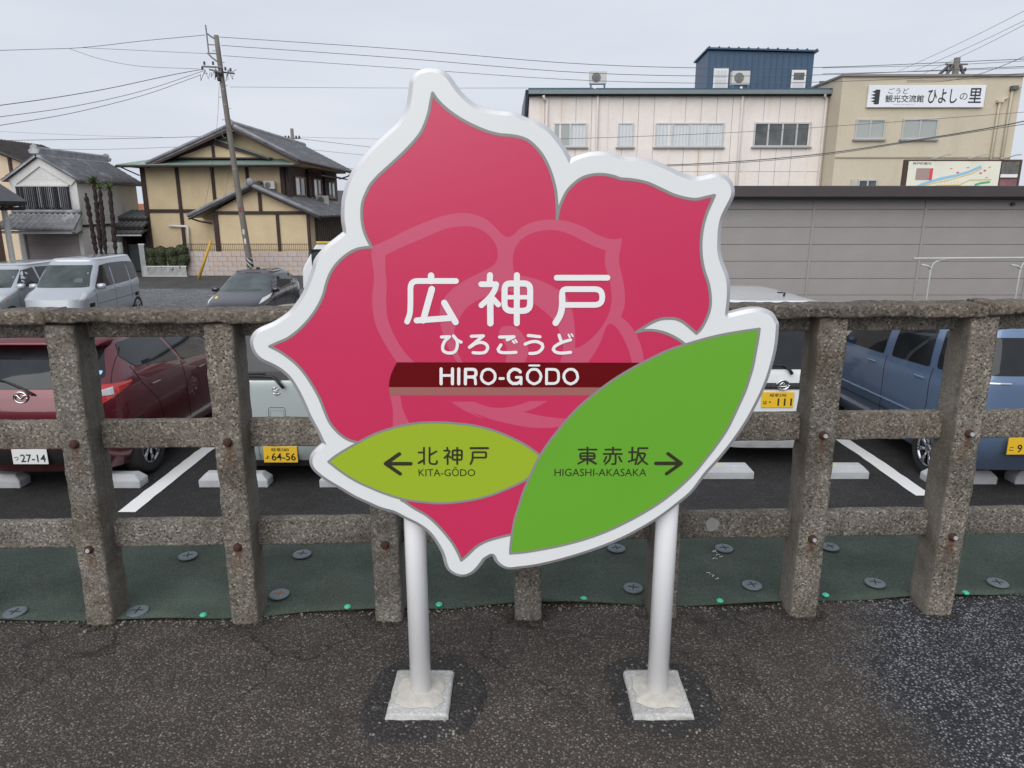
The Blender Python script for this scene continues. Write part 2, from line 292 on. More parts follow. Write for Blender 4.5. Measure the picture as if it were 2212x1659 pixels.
# outlines of the sign artwork, millimetres on the board: [x, height]
ART = {
'FACE': [[-184,1721],[-166,1718],[-151,1707],[-137,1688],[-118,1666],[-89,1644],[-60,1633],[-31,1628],[-2,1626],[33,1613],[59,1605],[83,1591],[102,1571],[117,1552],[129,1532],[137,1520],[147,1525],[166,1532],[189,1537],[216,1538],[239,1534],[263,1528],[296,1525],[334,1518],[370,1504],[398,1491],[422,1483],[443,1481],[463,1484],[484,1488],[502,1486],[516,1476],[524,1460],[524,1446],[518,1431],[510,1414],[502,1393],[499,1370],[499,1343],[501,1317],[506,1296],[515,1275],[525,1253],[530,1232],[532,1207],[532,1183],[531,1161],[533,1155],[540,1152],[559,1156],[584,1162],[608,1165],[630,1163],[646,1155],[657,1139],[660,1134],[661,1115],[661,1089],[659,1064],[654,1032],[646,996],[635,960],[622,927],[606,890],[586,853],[563,816],[536,778],[506,740],[473,689],[432,650],[394,618],[352,589],[303,560],[253,536],[203,516],[153,499],[102,484],[52,473],[14,468],[-9,466],[-26,473],[-38,486],[-45,501],[-53,506],[-63,504],[-80,492],[-86,483],[-102,462],[-114,451],[-131,444],[-148,446],[-167,458],[-175,475],[-182,505],[-197,538],[-219,571],[-249,596],[-282,614],[-306,628],[-319,634],[-347,642],[-379,657],[-415,675],[-450,698],[-485,721],[-510,742],[-522,759],[-523,777],[-514,792],[-501,804],[-488,815],[-485,821],[-488,826],[-500,857],[-517,894],[-531,934],[-546,970],[-563,1000],[-584,1021],[-608,1036],[-632,1048],[-646,1064],[-652,1087],[-646,1103],[-632,1115],[-613,1123],[-591,1133],[-568,1147],[-548,1162],[-531,1181],[-517,1200],[-503,1224],[-492,1249],[-483,1270],[-478,1288],[-461,1309],[-445,1324],[-426,1338],[-407,1352],[-402,1357],[-402,1368],[-404,1388],[-403,1412],[-400,1435],[-393,1458],[-383,1481],[-369,1504],[-353,1523],[-334,1543],[-310,1565],[-286,1585],[-264,1604],[-249,1623],[-238,1645],[-232,1670],[-229,1688],[-226,1702],[-216,1714],[-200,1720]],
'PETAL': [[[-184,1676],[-173,1661],[-153,1642],[-124,1622],[-93,1606],[-58,1592],[-29,1585],[-5,1583],[19,1579],[39,1571],[60,1553],[75,1534],[88,1510],[97,1486],[104,1460],[107,1437],[109,1408],[109,1392]],[[109,1392],[113,1415],[121,1436],[132,1457],[147,1473],[167,1487],[191,1494],[217,1495],[241,1491],[259,1485]],[[259,1485],[286,1483],[322,1476],[358,1461],[388,1448],[419,1440],[443,1438],[466,1443],[485,1447]],[[485,1447],[479,1431],[470,1408],[463,1379],[460,1349],[461,1320],[465,1293],[473,1265],[484,1238],[490,1214],[493,1189],[491,1167],[484,1145],[473,1123],[463,1112]],[[463,1112],[450,1123],[430,1139],[411,1148],[392,1150],[371,1148],[349,1139],[328,1126],[312,1115]],[[312,1115],[332,1120],[353,1120],[379,1115],[404,1105],[424,1093],[440,1081]],[[2,564],[-5,562],[-35,554],[-69,543],[-96,527],[-120,503],[-138,486]],[[-138,486],[-144,503],[-157,531],[-176,560],[-199,589],[-228,618],[-261,639],[-285,657],[-295,663]],[[-402,824],[-405,825],[-423,830],[-442,842],[-457,857],[-472,879],[-483,909],[-493,941],[-508,974],[-526,1006],[-545,1031],[-569,1053],[-592,1069],[-611,1079]],[[-611,1079],[-591,1088],[-565,1099],[-539,1117],[-515,1139],[-495,1162],[-480,1184],[-467,1209],[-458,1236],[-447,1261],[-432,1282],[-413,1300],[-394,1313],[-375,1321],[-357,1324],[-342,1325]],[[-342,1325],[-350,1341],[-358,1362],[-362,1386],[-362,1409],[-358,1432],[-349,1452],[-338,1471],[-319,1491],[-298,1509],[-267,1535],[-237,1563],[-215,1588],[-203,1610],[-194,1634],[-189,1656],[-184,1676]]],
'UNDER': [[[474,1038],[323,874],[41,600]],[[-303,735]]],
'LEAF_S': [[[-482,771],[-458,790],[-410,819],[-357,847],[-305,865],[-253,876],[-195,879],[-143,876],[-92,869],[-40,854],[5,834],[40,814],[72,790],[96,770]],[[96,770],[48,730],[31,717],[-2,700],[-48,680],[-94,666],[-147,657],[-194,654],[-234,657],[-283,664],[-326,677],[-371,696],[-416,719],[-451,744],[-482,771]]],
'LEAF_L': [[[620,1124],[578,1118],[532,1110],[486,1099],[440,1085],[394,1069],[348,1046],[301,1020],[255,990],[208,953],[162,910],[124,863],[92,819],[67,775],[44,722],[28,680],[18,645],[7,607],[0,564],[-4,527],[-5,507]],[[-5,507],[35,511],[85,520],[135,531],[196,549],[252,571],[301,596],[350,625],[398,659],[442,698],[479,738],[509,780],[536,821],[559,862],[575,902],[586,932],[597,963],[605,996],[612,1032],[615,1064],[618,1093],[620,1124]]],
'ROSE': [[[-342,1326],[-308,1340],[-261,1363],[-211,1384],[-162,1400],[-119,1406],[-86,1401],[-60,1389],[-41,1373],[-21,1353],[-10,1349],[2,1353],[18,1368],[41,1381],[74,1389],[107,1390],[139,1385],[173,1373],[206,1355],[233,1346],[252,1344],[267,1347]],[[267,1347],[266,1331],[262,1308],[263,1285],[271,1255],[277,1229],[280,1202],[279,1178],[272,1153]],[[272,1153],[287,1142],[304,1122],[319,1096],[329,1068],[335,1038]],[[336,1019],[-293,1019]],[[-292,1038],[-310,1068],[-329,1103],[-341,1134],[-346,1165],[-347,1195],[-344,1222],[-340,1242],[-340,1268],[-343,1298],[-342,1326]]],
'HOLE': [[[[-309,1306],[-263,1327],[-212,1348],[-162,1368],[-129,1374],[-100,1374],[-74,1366],[-51,1348],[-38,1327],[-35,1308],[-38,1291],[-51,1278],[-71,1267],[-98,1254],[-125,1239],[-149,1222],[-166,1203],[-177,1182],[-181,1158],[-179,1134],[-172,1106],[-162,1079],[-149,1054],[-139,1038]],[[-136,1019],[-232,1019]],[[-247,1038],[-266,1058],[-285,1086],[-301,1120],[-310,1148],[-312,1168],[-312,1202],[-309,1235],[-311,1268],[-309,1306]]],[[[4,1268],[2,1288],[3,1308],[10,1327],[25,1345],[48,1358],[77,1365],[107,1365],[140,1356],[173,1340],[203,1326],[229,1317]],[[229,1317],[227,1298],[230,1275],[239,1249],[245,1222],[247,1195],[243,1168],[232,1141],[216,1117],[193,1093],[169,1077],[159,1075]],[[159,1075],[159,1106],[156,1134],[151,1165],[140,1195],[123,1215],[102,1229],[75,1242],[45,1252],[15,1258],[4,1268]]],[[[-125,1037],[-136,1061],[-144,1084],[-146,1105],[-143,1126],[-132,1149],[-117,1172],[-99,1187],[-71,1202],[-42,1213],[-23,1218],[-3,1217],[25,1205],[50,1191],[73,1174],[94,1156],[112,1133],[125,1100],[129,1079],[126,1053],[122,1037]],[[119,1024],[-119,1024]]],[[[243,1137],[253,1134],[264,1124],[282,1096],[295,1068],[304,1038]],[[305,1019],[188,1019]],[[193,1038],[208,1061],[224,1093],[236,1129],[243,1137]]]],
'SWIRL': [[[-33,1115],[-26,1127],[-10,1131],[8,1128],[23,1115],[36,1092],[41,1068],[39,1053],[32,1037]],[[28,1024],[-19,1024]],[[-17,1037],[-13,1061],[-15,1079],[-24,1095],[-32,1108],[-33,1115]]],
'LOWER': [[[-186,959],[127,959]],[[117,951],[86,933],[54,915],[30,907]],[[30,907],[72,897],[142,888],[177,886]],[[122,867],[95,864],[47,865],[-2,874],[-47,885],[-92,902],[-130,919],[-165,937],[-75,890],[-117,908],[-152,930],[-179,951]]],
'LOWERHOLE': [[[-99,936],[-82,944],[-64,953],[-61,959]],[[78,959],[71,951],[65,946],[37,933],[2,922],[-30,918],[-57,920],[-82,928],[-99,936]]],
'STALK': [[[-314,959],[-313,951],[-309,930],[-307,901],[-311,857]],[[-259,857],[-265,875],[-275,897],[-283,922],[-287,951],[-288,959]]],
'BAND': [[[-315,973],[-312,993],[-305,1013],[-292,1038]],[[348,1037],[319,972]]],
'TAN': [[[-312,951],[-314,964],[-315,973]],[[319,972],[288,951]]],
'T_BIG': [[16,0,[[-199,1256],[-199,1243]]],[14,20,[[-138,1243],[-250,1243],[-252,1187],[-254,1161],[-262,1142]]],[16,0,[[-198,1223],[-222,1145]]],[15,0,[[-238,1145],[-155,1151]]],[16,0,[[-168,1189],[-141,1141]]],[15,0,[[-54,1257],[-55,1237]]],[14,0,[[-76,1235],[-39,1235],[-42,1223],[-53,1205],[-76,1183]]],[16,0,[[-54,1202],[-54,1138]]],[14,0,[[-47,1199],[-34,1185]]],[15,22,[[12,1237],[-18,1237],[-19,1169],[45,1169],[45,1237],[12,1237]]],[11,0,[[-18,1203],[45,1203]]],[15,0,[[12,1257],[12,1138]]],[14,0,[[110,1251],[235,1251]]],[14,22,[[124,1200],[124,1223],[223,1223],[224,1184],[126,1184]]],[16,30,[[124,1207],[125,1182],[121,1159],[109,1139]]]],
'T_HIRA': [[8,8,[[-177,1103],[-157,1104],[-170,1091],[-175,1075],[-171,1066],[-158,1062],[-144,1066],[-138,1080],[-139,1095],[-147,1106]]],[8,8,[[-147,1106],[-139,1096],[-128,1090]]],[8,8,[[-102,1105],[-72,1106],[-107,1077]]],[8,8,[[-105,1078],[-90,1087],[-74,1089],[-63,1082],[-62,1072],[-69,1064],[-85,1062],[-98,1063]]],[8,8,[[-31,1103],[5,1104],[-12,1096]]],[8,8,[[-28,1083],[-35,1072],[-31,1065],[-15,1063],[10,1064]]],[8,8,[[41,1107],[70,1104]]],[8,8,[[33,1085],[49,1091],[64,1091],[76,1085],[77,1076],[69,1066],[59,1062],[45,1061]]],[8,8,[[118,1108],[124,1091]]],[8,8,[[147,1096],[125,1089],[108,1079],[104,1071],[110,1065],[123,1062],[148,1064]]],[5,0,[[2,1093],[6,1088]]],[5,0,[[8,1096],[12,1090]]],[5,0,[[142,1109],[145,1103]]],[4,0,[[149,1111],[153,1105]]]],
'T_ROM': [[8,0,[[-180,1021],[-181,982]]],[8,0,[[-151,1021],[-152,982]]],[7,0,[[-180,1004],[-151,1004]]],[8,0,[[-135,1021],[-136,982]]],[8,0,[[-119,982],[-118,1020]]],[8,26,[[-118,1020],[-91,1020],[-92,1000],[-118,1000]]],[7,16,[[-105,1000],[-94,998],[-93,982]]],[7,0,[[-43,1001],[-43,998],[-44,994],[-46,991],[-48,988],[-51,986],[-54,984],[-57,983],[-61,982],[-64,983],[-67,984],[-70,986],[-73,988],[-75,991],[-77,994],[-78,998],[-78,1001],[-77,1005],[-76,1009],[-75,1012],[-73,1015],[-70,1017],[-67,1019],[-64,1020],[-60,1020],[-57,1020],[-54,1019],[-51,1017],[-48,1015],[-46,1012],[-44,1009],[-43,1005],[-43,1001]]],[7,0,[[-31,996],[-22,996]]],[8,0,[[21,1013],[19,1016],[16,1018],[13,1019],[10,1020],[6,1020],[3,1020],[0,1018],[-3,1016],[-5,1014],[-7,1011],[-9,1007],[-9,1004],[-9,1000],[-9,996],[-8,993],[-6,990],[-4,987],[-1,985],[2,983],[6,983],[9,983],[12,983],[15,984],[18,986],[21,989],[23,992]]],[7,0,[[11,999],[23,999],[23,982]]],[7,0,[[74,1001],[73,998],[72,994],[71,991],[69,988],[66,986],[63,984],[60,983],[56,982],[53,983],[50,984],[47,986],[44,988],[42,991],[40,994],[39,998],[39,1001],[39,1005],[40,1009],[42,1012],[44,1015],[46,1017],[49,1019],[53,1020],[56,1020],[59,1020],[63,1019],[66,1017],[68,1015],[70,1012],[72,1009],[73,1005],[74,1001]]],[7,0,[[88,1020],[88,982]]],[7,48,[[88,1020],[118,1020],[119,983],[88,983]]],[7,0,[[167,1001],[167,998],[166,994],[164,991],[162,988],[159,986],[156,984],[153,983],[150,982],[146,983],[143,984],[140,986],[137,988],[135,991],[134,994],[132,998],[132,1001],[132,1005],[133,1009],[135,1012],[137,1015],[140,1017],[142,1019],[146,1020],[149,1020],[152,1020],[156,1019],[159,1017],[161,1015],[164,1012],[165,1009],[166,1005],[167,1001]]],[5,0,[[44,1030],[69,1030]]]],
'T_KITA': [[5,0,[[-230,810],[-231,765]]],[5,0,[[-244,797],[-230,797]]],[6,0,[[-245,768],[-231,776]]],[5,10,[[-215,810],[-217,765],[-198,765],[-197,773]]],[5,0,[[-198,800],[-216,789]]],[5,3,[[-169,810],[-169,803]]],[5,3,[[-177,802],[-163,802],[-164,797],[-169,790],[-177,782]]],[5,3,[[-169,789],[-169,765]]],[5,3,[[-166,788],[-161,783]]],[5,3,[[-143,803],[-155,803],[-156,777],[-132,777],[-131,803],[-143,803]]],[5,3,[[-155,790],[-131,790]]],[5,3,[[-143,810],[-144,765]]],[6,3,[[-108,809],[-63,809]]],[5,3,[[-103,788],[-103,798],[-68,798],[-68,783],[-103,783]]],[5,3,[[-103,791],[-103,782],[-105,773],[-109,765]]],[10,0,[[-332,766],[-266,766]]],[10,0,[[-295,793],[-332,766],[-295,738]]]],
'T_HIGA': [[5,0,[[174,805],[221,805]]],[5,0,[[197,811],[198,765]]],[5,5,[[197,795],[178,795],[179,779],[217,779],[216,795],[197,795]]],[5,0,[[179,787],[216,787]]],[5,0,[[195,778],[174,766]]],[6,0,[[200,778],[220,766]]],[5,0,[[244,805],[284,805]]],[5,0,[[264,811],[264,793]]],[5,0,[[240,793],[287,793]]],[5,10,[[257,793],[257,777],[245,765]]],[5,6,[[271,793],[272,765],[263,765]]],[5,0,[[247,785],[242,772]]],[5,0,[[280,785],[287,772]]],[5,0,[[306,798],[324,798]]],[5,0,[[314,811],[315,775]]],[5,0,[[306,772],[326,779]]],[5,0,[[330,809],[354,809]]],[5,10,[[330,809],[329,789],[324,765]]],[5,6,[[331,795],[350,795],[344,779],[330,765]]],[5,8,[[334,790],[342,774],[355,765]]],[10,0,[[378,767],[443,767]]],[9,0,[[408,794],[444,767],[407,738]]]],
'TXT': {'KITA-GŌDO':[[-246,731],[-97,752]],'HIGASHI-AKASAKA':[[112,731],[354,752]]},
}
# ================================================================= PLATFORM
def asphalt(name, lo=(.030, .027, .025), hi=(.115, .105, .098), cell=150., cool=None, bright=.10, cracks=0., bs=.7):
    """asphalt with separate stones in a dark binder; cool = (x where the greyer, lighter-stoned surfacing begins)"""
    m, nt, b = new_mat(name); v = obcoord(nt)
    wob = node(nt, 'ShaderNodeTexVoronoi'); wob.inputs['Scale'].default_value = cell; wob.inputs['Randomness'].default_value = 1; nt.links.new(v, wob.inputs['Vector'])
    sep = node(nt, 'ShaderNodeSeparateColor'); nt.links.new(wob.outputs['Color'], sep.inputs[0])
    stone = ramp(nt, sep.outputs[0], [(.0, lo), (.45, tuple((a + c) / 2.4 for a, c in zip(lo, hi))), (.8, hi), (.91, tuple(c * 1.3 for c in hi)), (.975, (.29, .26, .22) if bright else tuple(c * 1.6 for c in hi))])
    gap = ramp(nt, wob.outputs['Distance'], [(.35, 0.), (.62, 1.)])
    c = mixc(nt, gap, stone, tuple(x * .75 for x in lo))
    big = noise(nt, v, 1.1, 6, .62); mid = noise(nt, v, 7., 5, .6)
    c = mixc(nt, 1.0, c, ramp(nt, big, [(.28, .68), (.72, 1.22)]), 'MULTIPLY')
    c = mixc(nt, 1.0, c, ramp(nt, mid, [(.3, .78), (.7, 1.15)]), 'MULTIPLY')
    h = math_(nt, 'SUBTRACT', math_(nt, 'MULTIPLY', sep.outputs[1], .8), gap)
    if cool is not None:
        sx = node(nt, 'ShaderNodeSeparateXYZ'); nt.links.new(v, sx.inputs[0])
        xx = math_(nt, 'ADD', math_(nt, 'ADD', sx.outputs[0], math_(nt, 'MULTIPLY', sx.outputs[1], -.18)), math_(nt, 'MULTIPLY', math_(nt, 'SUBTRACT', noise(nt, v, 2.4, 5), .5), .55))
        mask = ramp(nt, math_(nt, 'SUBTRACT', xx, cool - .5), [(.42, 0.), (.62, 1.)])
        st2 = ramp(nt, sep.outputs[2], [(.0, (.032, .033, .038)), (.5, (.075, .077, .085)), (.78, (.13, .133, .145)), (.95, (.31, .31, .33))])
        c2 = mixc(nt, gap, st2, (.02, .021, .025))
        c2 = mixc(nt, 1.0, c2, ramp(nt, mid, [(.3, .62), (.7, 1.2)]), 'MULTIPLY')
        c = mixc(nt, mask, c, c2)
    if cracks:
        dv = node(nt, 'ShaderNodeVectorMath', operation='ADD'); nn = node(nt, 'ShaderNodeTexNoise'); nn.inputs['Scale'].default_value = 5; nn.inputs['Detail'].default_value = 5
        nt.links.new(v, nn.inputs['Vector'])
        sc = node(nt, 'ShaderNodeVectorMath', operation='SCALE'); sc.inputs['Scale'].default_value = .35; nt.links.new(nn.outputs['Color'], sc.inputs[0])
        nt.links.new(v, dv.inputs[0]); nt.links.new(sc.outputs[0], dv.inputs[1])
        ve = node(nt, 'ShaderNodeTexVoronoi', feature='DISTANCE_TO_EDGE'); ve.inputs['Scale'].default_value = 2.1; nt.links.new(dv.outputs[0], ve.inputs['Vector'])
        line = ramp(nt, ve.outputs['Distance'], [(.006, 1.), (.016, 0.)])
        sy = node(nt, 'ShaderNodeSeparateXYZ'); nt.links.new(v, sy.inputs[0])
        zone = ramp(nt, math_(nt, 'ADD', math_(nt, 'SUBTRACT', sy.outputs[1], 1.45), math_(nt, 'MULTIPLY', mid, .3)), [(.35, 0.), (.6, 1.)])
        k = math_(nt, 'MULTIPLY', math_(nt, 'MULTIPLY', line, zone), cracks)
        k = math_(nt, 'MULTIPLY', k, ramp(nt, noise(nt, v, 3.1, 3), [(.42, 0.), (.55, 1.)]))
        c = mixc(nt, k, c, (.012, .011, .010)); h = math_(nt, 'SUBTRACT', h, math_(nt, 'MULTIPLY', k, 4))
        damp = math_(nt, 'MULTIPLY', ramp(nt, math_(nt, 'SUBTRACT', sy.outputs[1], 1.4), [(.45, 0.), (.8, 1.)]), ramp(nt, noise(nt, v, 1.7, 4), [(.4, 0.), (.62, .62)]))
        c = mixc(nt, damp, c, mixc(nt, 1., c, (.5, .48, .47), 'MULTIPLY'))
    nt.links.new(c, b.inputs['Base Color']); b.inputs['Roughness'].default_value = .85; b.inputs['Specular IOR Level'].default_value = .35
    bump(nt, b, h, bs, .003); return m
M_platform = asphalt('platform_asphalt', (.066, .055, .048), (.160, .138, .121), 150., cool=.78, cracks=.6)
M_patch = asphalt('patch_asphalt', (.042, .038, .037), (.080, .074, .072), 105., bs=.9)
M_lot = asphalt('lot_asphalt', (.026, .025, .025), (.048, .046, .046), 90., bs=.3, bright=0)
def grid_sheet(name, x0, x1, y0, y1, nx, ny, zf, m, parent=None, kind=None):
    vs = [(x0 + (x1 - x0) * i / nx, y0 + (y1 - y0) * j / ny, 0) for j in range(ny + 1) for i in range(nx + 1)]
    vs = [(x, y, zf(x, y)) for x, y, _ in vs]
    fs = [(j*(nx+1)+i, j*(nx+1)+i+1, (j+1)*(nx+1)+i+1, (j+1)*(nx+1)+i) for j in range(ny) for i in range(nx)]
    me = bpy.data.meshes.new(name); me.from_pydata(vs, [], fs); o = link(name, me, m, parent, True)
    return tag(o, kind=kind)
from mathutils import noise as mnoise
def wob(x, y, s, a): return mnoise.noise(Vector((x * s, y * s, 1.7))) * a
plat = grid_sheet('platform', -14, 14, -8, 3.0, 140, 56, lambda x, y: wob(x, y, 2.2, .004) , M_platform, None, 'structure')
tag(plat, 'dark asphalt railway platform surface with cracks')
M_wallc = concrete('bank_concrete', (.30, .29, .27), smooth=True)
tag(Q((-14, 2.94, -1.5), (14, 2.99, -.012), .01).build('platform_edge_wall', M_wallc), 'concrete retaining edge of the platform', kind='structure')

# ---- green weed barrier sheet beyond the fence
def sheet_mat():
    m, nt, b = new_mat('weed_sheet_felt'); v = obcoord(nt)
    c = ramp(nt, noise(nt, v, 160, 4, .7), [(.25, (.026, .036, .028)), (.5, (.060, .078, .064)), (.78, (.105, .128, .108))])
    c = mixc(nt, 1., c, ramp(nt, noise(nt, v, 3.5, 5), [(.3, .72), (.7, 1.2)]), 'MULTIPLY')
    c = mixc(nt, ramp(nt, noise(nt, v, 5.5, 6, .7), [(.55, 0.), (.75, .55)]), c, (.075, .07, .055))
    sp = node(nt, 'ShaderNodeTexVoronoi'); sp.inputs['Scale'].default_value = 60; nt.links.new(v, sp.inputs['Vector'])
    c = mixc(nt, math_(nt, 'MULTIPLY', ramp(nt, sp.outputs['Distance'], [(.05, 1.), (.09, 0.)]), .55), c, (.35, .36, .33))
    nt.links.new(c, b.inputs['Base Color']); b.inputs['Roughness'].default_value = .95; b.inputs['Specular IOR Level'].default_value = .15
    bump(nt, b, noise(nt, v, 240, 3), .6, .003); return m
EDGE = [(-6, 2.21), (-1.72, 2.223), (-1.1, 2.228), (-.68, 2.281), (-.27, 2.299), (-.02, 2.335), (.33, 2.333), (.76, 2.318), (1.19, 2.358), (1.72, 2.384), (1.95, 2.41), (6, 2.5)]
def edge_y(x):
    for (a, b), (c, d) in zip(EDGE, EDGE[1:]):
        if a <= x <= c: t = (x - a) / (c - a); t = t * t * (3 - 2 * t); return b + (d - b) * t
    return 2.3
vs = []; fs = []; nx, ny = 180, 14
for j in range(ny + 1):
    for i in range(nx + 1):
        x = -5 + 10 * i / nx; y0 = edge_y(x); y = y0 + (2.99 - y0) * j / ny
        lift = .010 + .006 * math.exp(-j * .9) * (1 + math.sin(x * 9.1)) + wob(x, y, 3.2, .005)
        vs.append((x, y, lift))
for j in range(ny):
    for i in range(nx): a = j * (nx + 1) + i; fs.append((a, a + 1, a + nx + 2, a + nx + 1))
b0 = len(vs)
for i in range(nx + 1): vs.append((vs[i][0], vs[i][1] + .001, vs[i][2] - .006))
for i in range(nx): fs.append((b0 + i, b0 + i + 1, i + 1, i))
me = bpy.data.meshes.new('weed_barrier_sheet'); me.from_pydata(vs, [], fs)
tag(link('weed_barrier_sheet', me, sheet_mat(), None, True), 'dark green felt weed barrier sheet laid behind the concrete fence', 'ground sheet')
M_disc = pm('washer_plastic', (.125, .155, .17), .55, .25, 30)
M_dark = pm('dark_slot', (.02, .018, .016), .8, .1)
M_rustx = pm('rusty_cross', (.38, .15, .03), .8, .3, 60)
M_peg = pm('peg_green', (.05, .50, .30), .35, .15, 40)
def washer(x, y, rot, slot, label):
    o = empty('sheet_washer', (x, y, .016), rot, label, 'washer', 'plastic washers pinning the green sheet')
    MB().lathe([(.0375, 0), (.0375, .004), (.034, .0062), (.012, .0066)], 20).build('disc', M_disc, o, True)
    mb = MB().box((-.02, -.0018, .0064), (.02, .0018, .0078)).box((-.0018, -.02, .0064), (.0018, .02, .0082)); mb.build('cross_slot', slot, o)
near = 'concrete post'
for (x, y, s, lb) in [(-1.771, 2.238, 0, 'grey plastic washer at the lower left corner of the green sheet'), (-1.338, 2.247, 0, 'grey washer half hidden behind the foot of the leftmost fence post'), (-1.341, 2.66, 0, 'grey washer between the two left fence posts, far row'), (-.873, 2.676, 0, 'grey washer right of the second fence post, far row'), (-.868, 2.361, 1, 'grey washer with a rusty orange cross beside the second post'), (.442, 2.728, 0, 'grey washer partly under the lower right edge of the flower sign'), (.46, 2.406, 0, 'grey washer just left of the right sign post'), (.898, 2.728, 0, 'grey washer next to white scraps right of the sign'), (.917, 2.426, 0, 'grey washer left of the sixth fence post, near row'), (1.351, 2.741, 0, 'grey washer behind the sixth fence post, far row'), (1.395, 2.443, 0, 'grey washer between the two right fence posts, near row'), (1.867, 2.443, 0, 'rightmost grey washer, beyond the last fence post')]:
    washer(x, y + .02, random.uniform(-.4, .4), M_rustx if s else M_dark, lb)
for i, (x, y) in enumerate([(-1.093, 2.213), (-.594, 2.266), (-.265, 2.281), (.265, 2.321), (.763, 2.306), (1.168, 2.346), (1.699, 2.362)]):
    o = MB().lathe([(.0135, 0), (.013, .004), (.007, .008), (.0045, .009)], 14).build('sheet_peg', M_peg, None, True)
    o.location = (x, y + .03, .016)
    tag(o, ['bright green peg head between the two left posts', 'bright green peg left of the left sign post', 'bright green peg right of the left sign post', 'bright green peg in the gap right of the middle fence post', 'bright green peg right of the right sign post', 'bright green peg between the two right fence posts', 'bright green peg right of the last fence post'][i], 'peg', 'green pegs along the sheet edge')
# paper scraps and grit
M_white = pm('scrap_white', (.7, .7, .68), .8, .1)
for (x, y, n, lb) in [(.853, 2.70, 5, 'torn white scraps stuck to the green sheet beside the washer'), (.79, 2.52, 3, 'small white flecks on the green sheet right of the sign post')]:
    mb = MB()
    for k in range(n):
        px, py = x + random.uniform(-.012, .012), y + .03 * (k - n / 2) * .6; a = random.uniform(0, 3)
        mb.tube([(px, py, .018), (px + .012 * math.cos(a), py + .012 * math.sin(a), .0195), (px + .02 * math.cos(a + .7), py + .016 * math.sin(a + .7), .018)], .0010, 4)
    tag(mb.build('paper_scrap', M_white), lb, 'litter')
M_stone = pm('grit', (.24, .22, .19), .9, .4, 60)
mb = MB(); icb = bmesh.new(); bmesh.ops.create_icosphere(icb, subdivisions=1, radius=1); icv = [v.co.copy() for v in icb.verts]; icf = [[v.index for v in f.verts] for f in icb.faces]; icb.free()
def stone(mb, x, y, z, r):
    q = Matrix.Rotation(random.uniform(0, 6), 3, 'Z') @ Matrix.Diagonal((r * random.uniform(.7, 1.4), r * random.uniform(.7, 1.2), r * random.uniform(.5, .8)))
    mb.add([q @ (v * random.uniform(.85, 1.15)) + Vector((x, y, z)) for v in icv], icf)
ms = MB()
for k in range(420):
    x = random.uniform(-2.2, 2.2); y = edge_y(x) - abs(random.gauss(0, .02)) + .004
    stone(mb, x, y, .002, random.choice((.003, .004, .005, .004, .008 if x < -1.3 else .005)))
for px_ in (-1.44, -.938, -.434, .058, .538, 1.041, 1.532):  # soil and moss at the post feet; dark colour also stands in for contact shadow
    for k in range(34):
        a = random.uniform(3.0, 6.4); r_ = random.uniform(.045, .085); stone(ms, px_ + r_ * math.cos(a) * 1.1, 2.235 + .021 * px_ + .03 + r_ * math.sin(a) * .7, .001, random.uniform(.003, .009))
for k in range(70): stone(mb, random.uniform(-2.6, 2.6), random.uniform(.9, 2.2), .001, random.uniform(.0022, .0042))
tag(ms.build('soil_crumbs', pm('soil_contact_shade', (.045, .037, .028), .95, .4, 40), None, True), 'dark soil crumbs and moss round the feet of the fence posts, their dark tone adding contact shadow', 'soil', kind='stuff')
tag(mb.build('loose_grit', M_stone, None, True), 'loose pale grit scattered on the platform and along the sheet edge', 'gravel', kind='stuff')

# ================================================================= CONCRETE FENCE
def post_mat():
    m = concrete('fence_concrete', (.208, .190, .166)); nt = m.node_tree; b = nt.nodes['Principled BSDF']
    src = b.inputs['Base Color'].links[0].from_socket; v = obcoord(nt); s = node(nt, 'ShaderNodeSeparateXYZ'); nt.links.new(v, s.inputs[0])
    tot = None
    for zb in (.676, .300):
        d = math_(nt, 'SUBTRACT', zb, s.outputs[2])                       # distance below the bolt
        a = math_(nt, 'MULTIPLY', ramp(nt, d, [(.0, 0.), (.012, 1.), (.04, .8), (.11, 0.)]), ramp(nt, math_(nt, 'ABSOLUTE', math_(nt, 'ADD', s.outputs[0], math_(nt, 'MULTIPLY', math_(nt, 'SUBTRACT', noise(nt, v, 14, 3), .5), .022))), [(.006, 1.), (.017, 0.)]))
        tot = a if tot is None else math_(nt, 'MAXIMUM', tot, a)
    fr = ramp(nt, s.outputs[1], [(-.0, 1.), (.02, 0.)])
    k = math_(nt, 'MULTIPLY', math_(nt, 'MULTIPLY', tot, fr), ramp(nt, noise(nt, v, 40, 4), [(.3, .45), (.6, .95)]))
    oi = node(nt, 'ShaderNodeObjectInfo'); k = math_(nt, 'MULTIPLY', k, ramp(nt, oi.outputs['Random'], [(0., .35), (1., .85)])); nt.links.new(mixc(nt, k, src, (.115, .048, .018)), b.inputs['Base Color']); return m
M_post = post_mat(); M_side = concrete('fence_side_concrete', (.19, .175, .155), smooth=True, moss=True)
M_rail = concrete('fence_rail_concrete', (.190, .172, .150)); M_cap = concrete('fence_cap_concrete', (.152, .130, .106), scale=.8)
M_rustb = pm('rusted_bolt', (.075, .028, .016), .85, .4, 80, .5, 120); M_boltend = pm('bolt_end', (.45, .48, .52), .5, .2, 60)
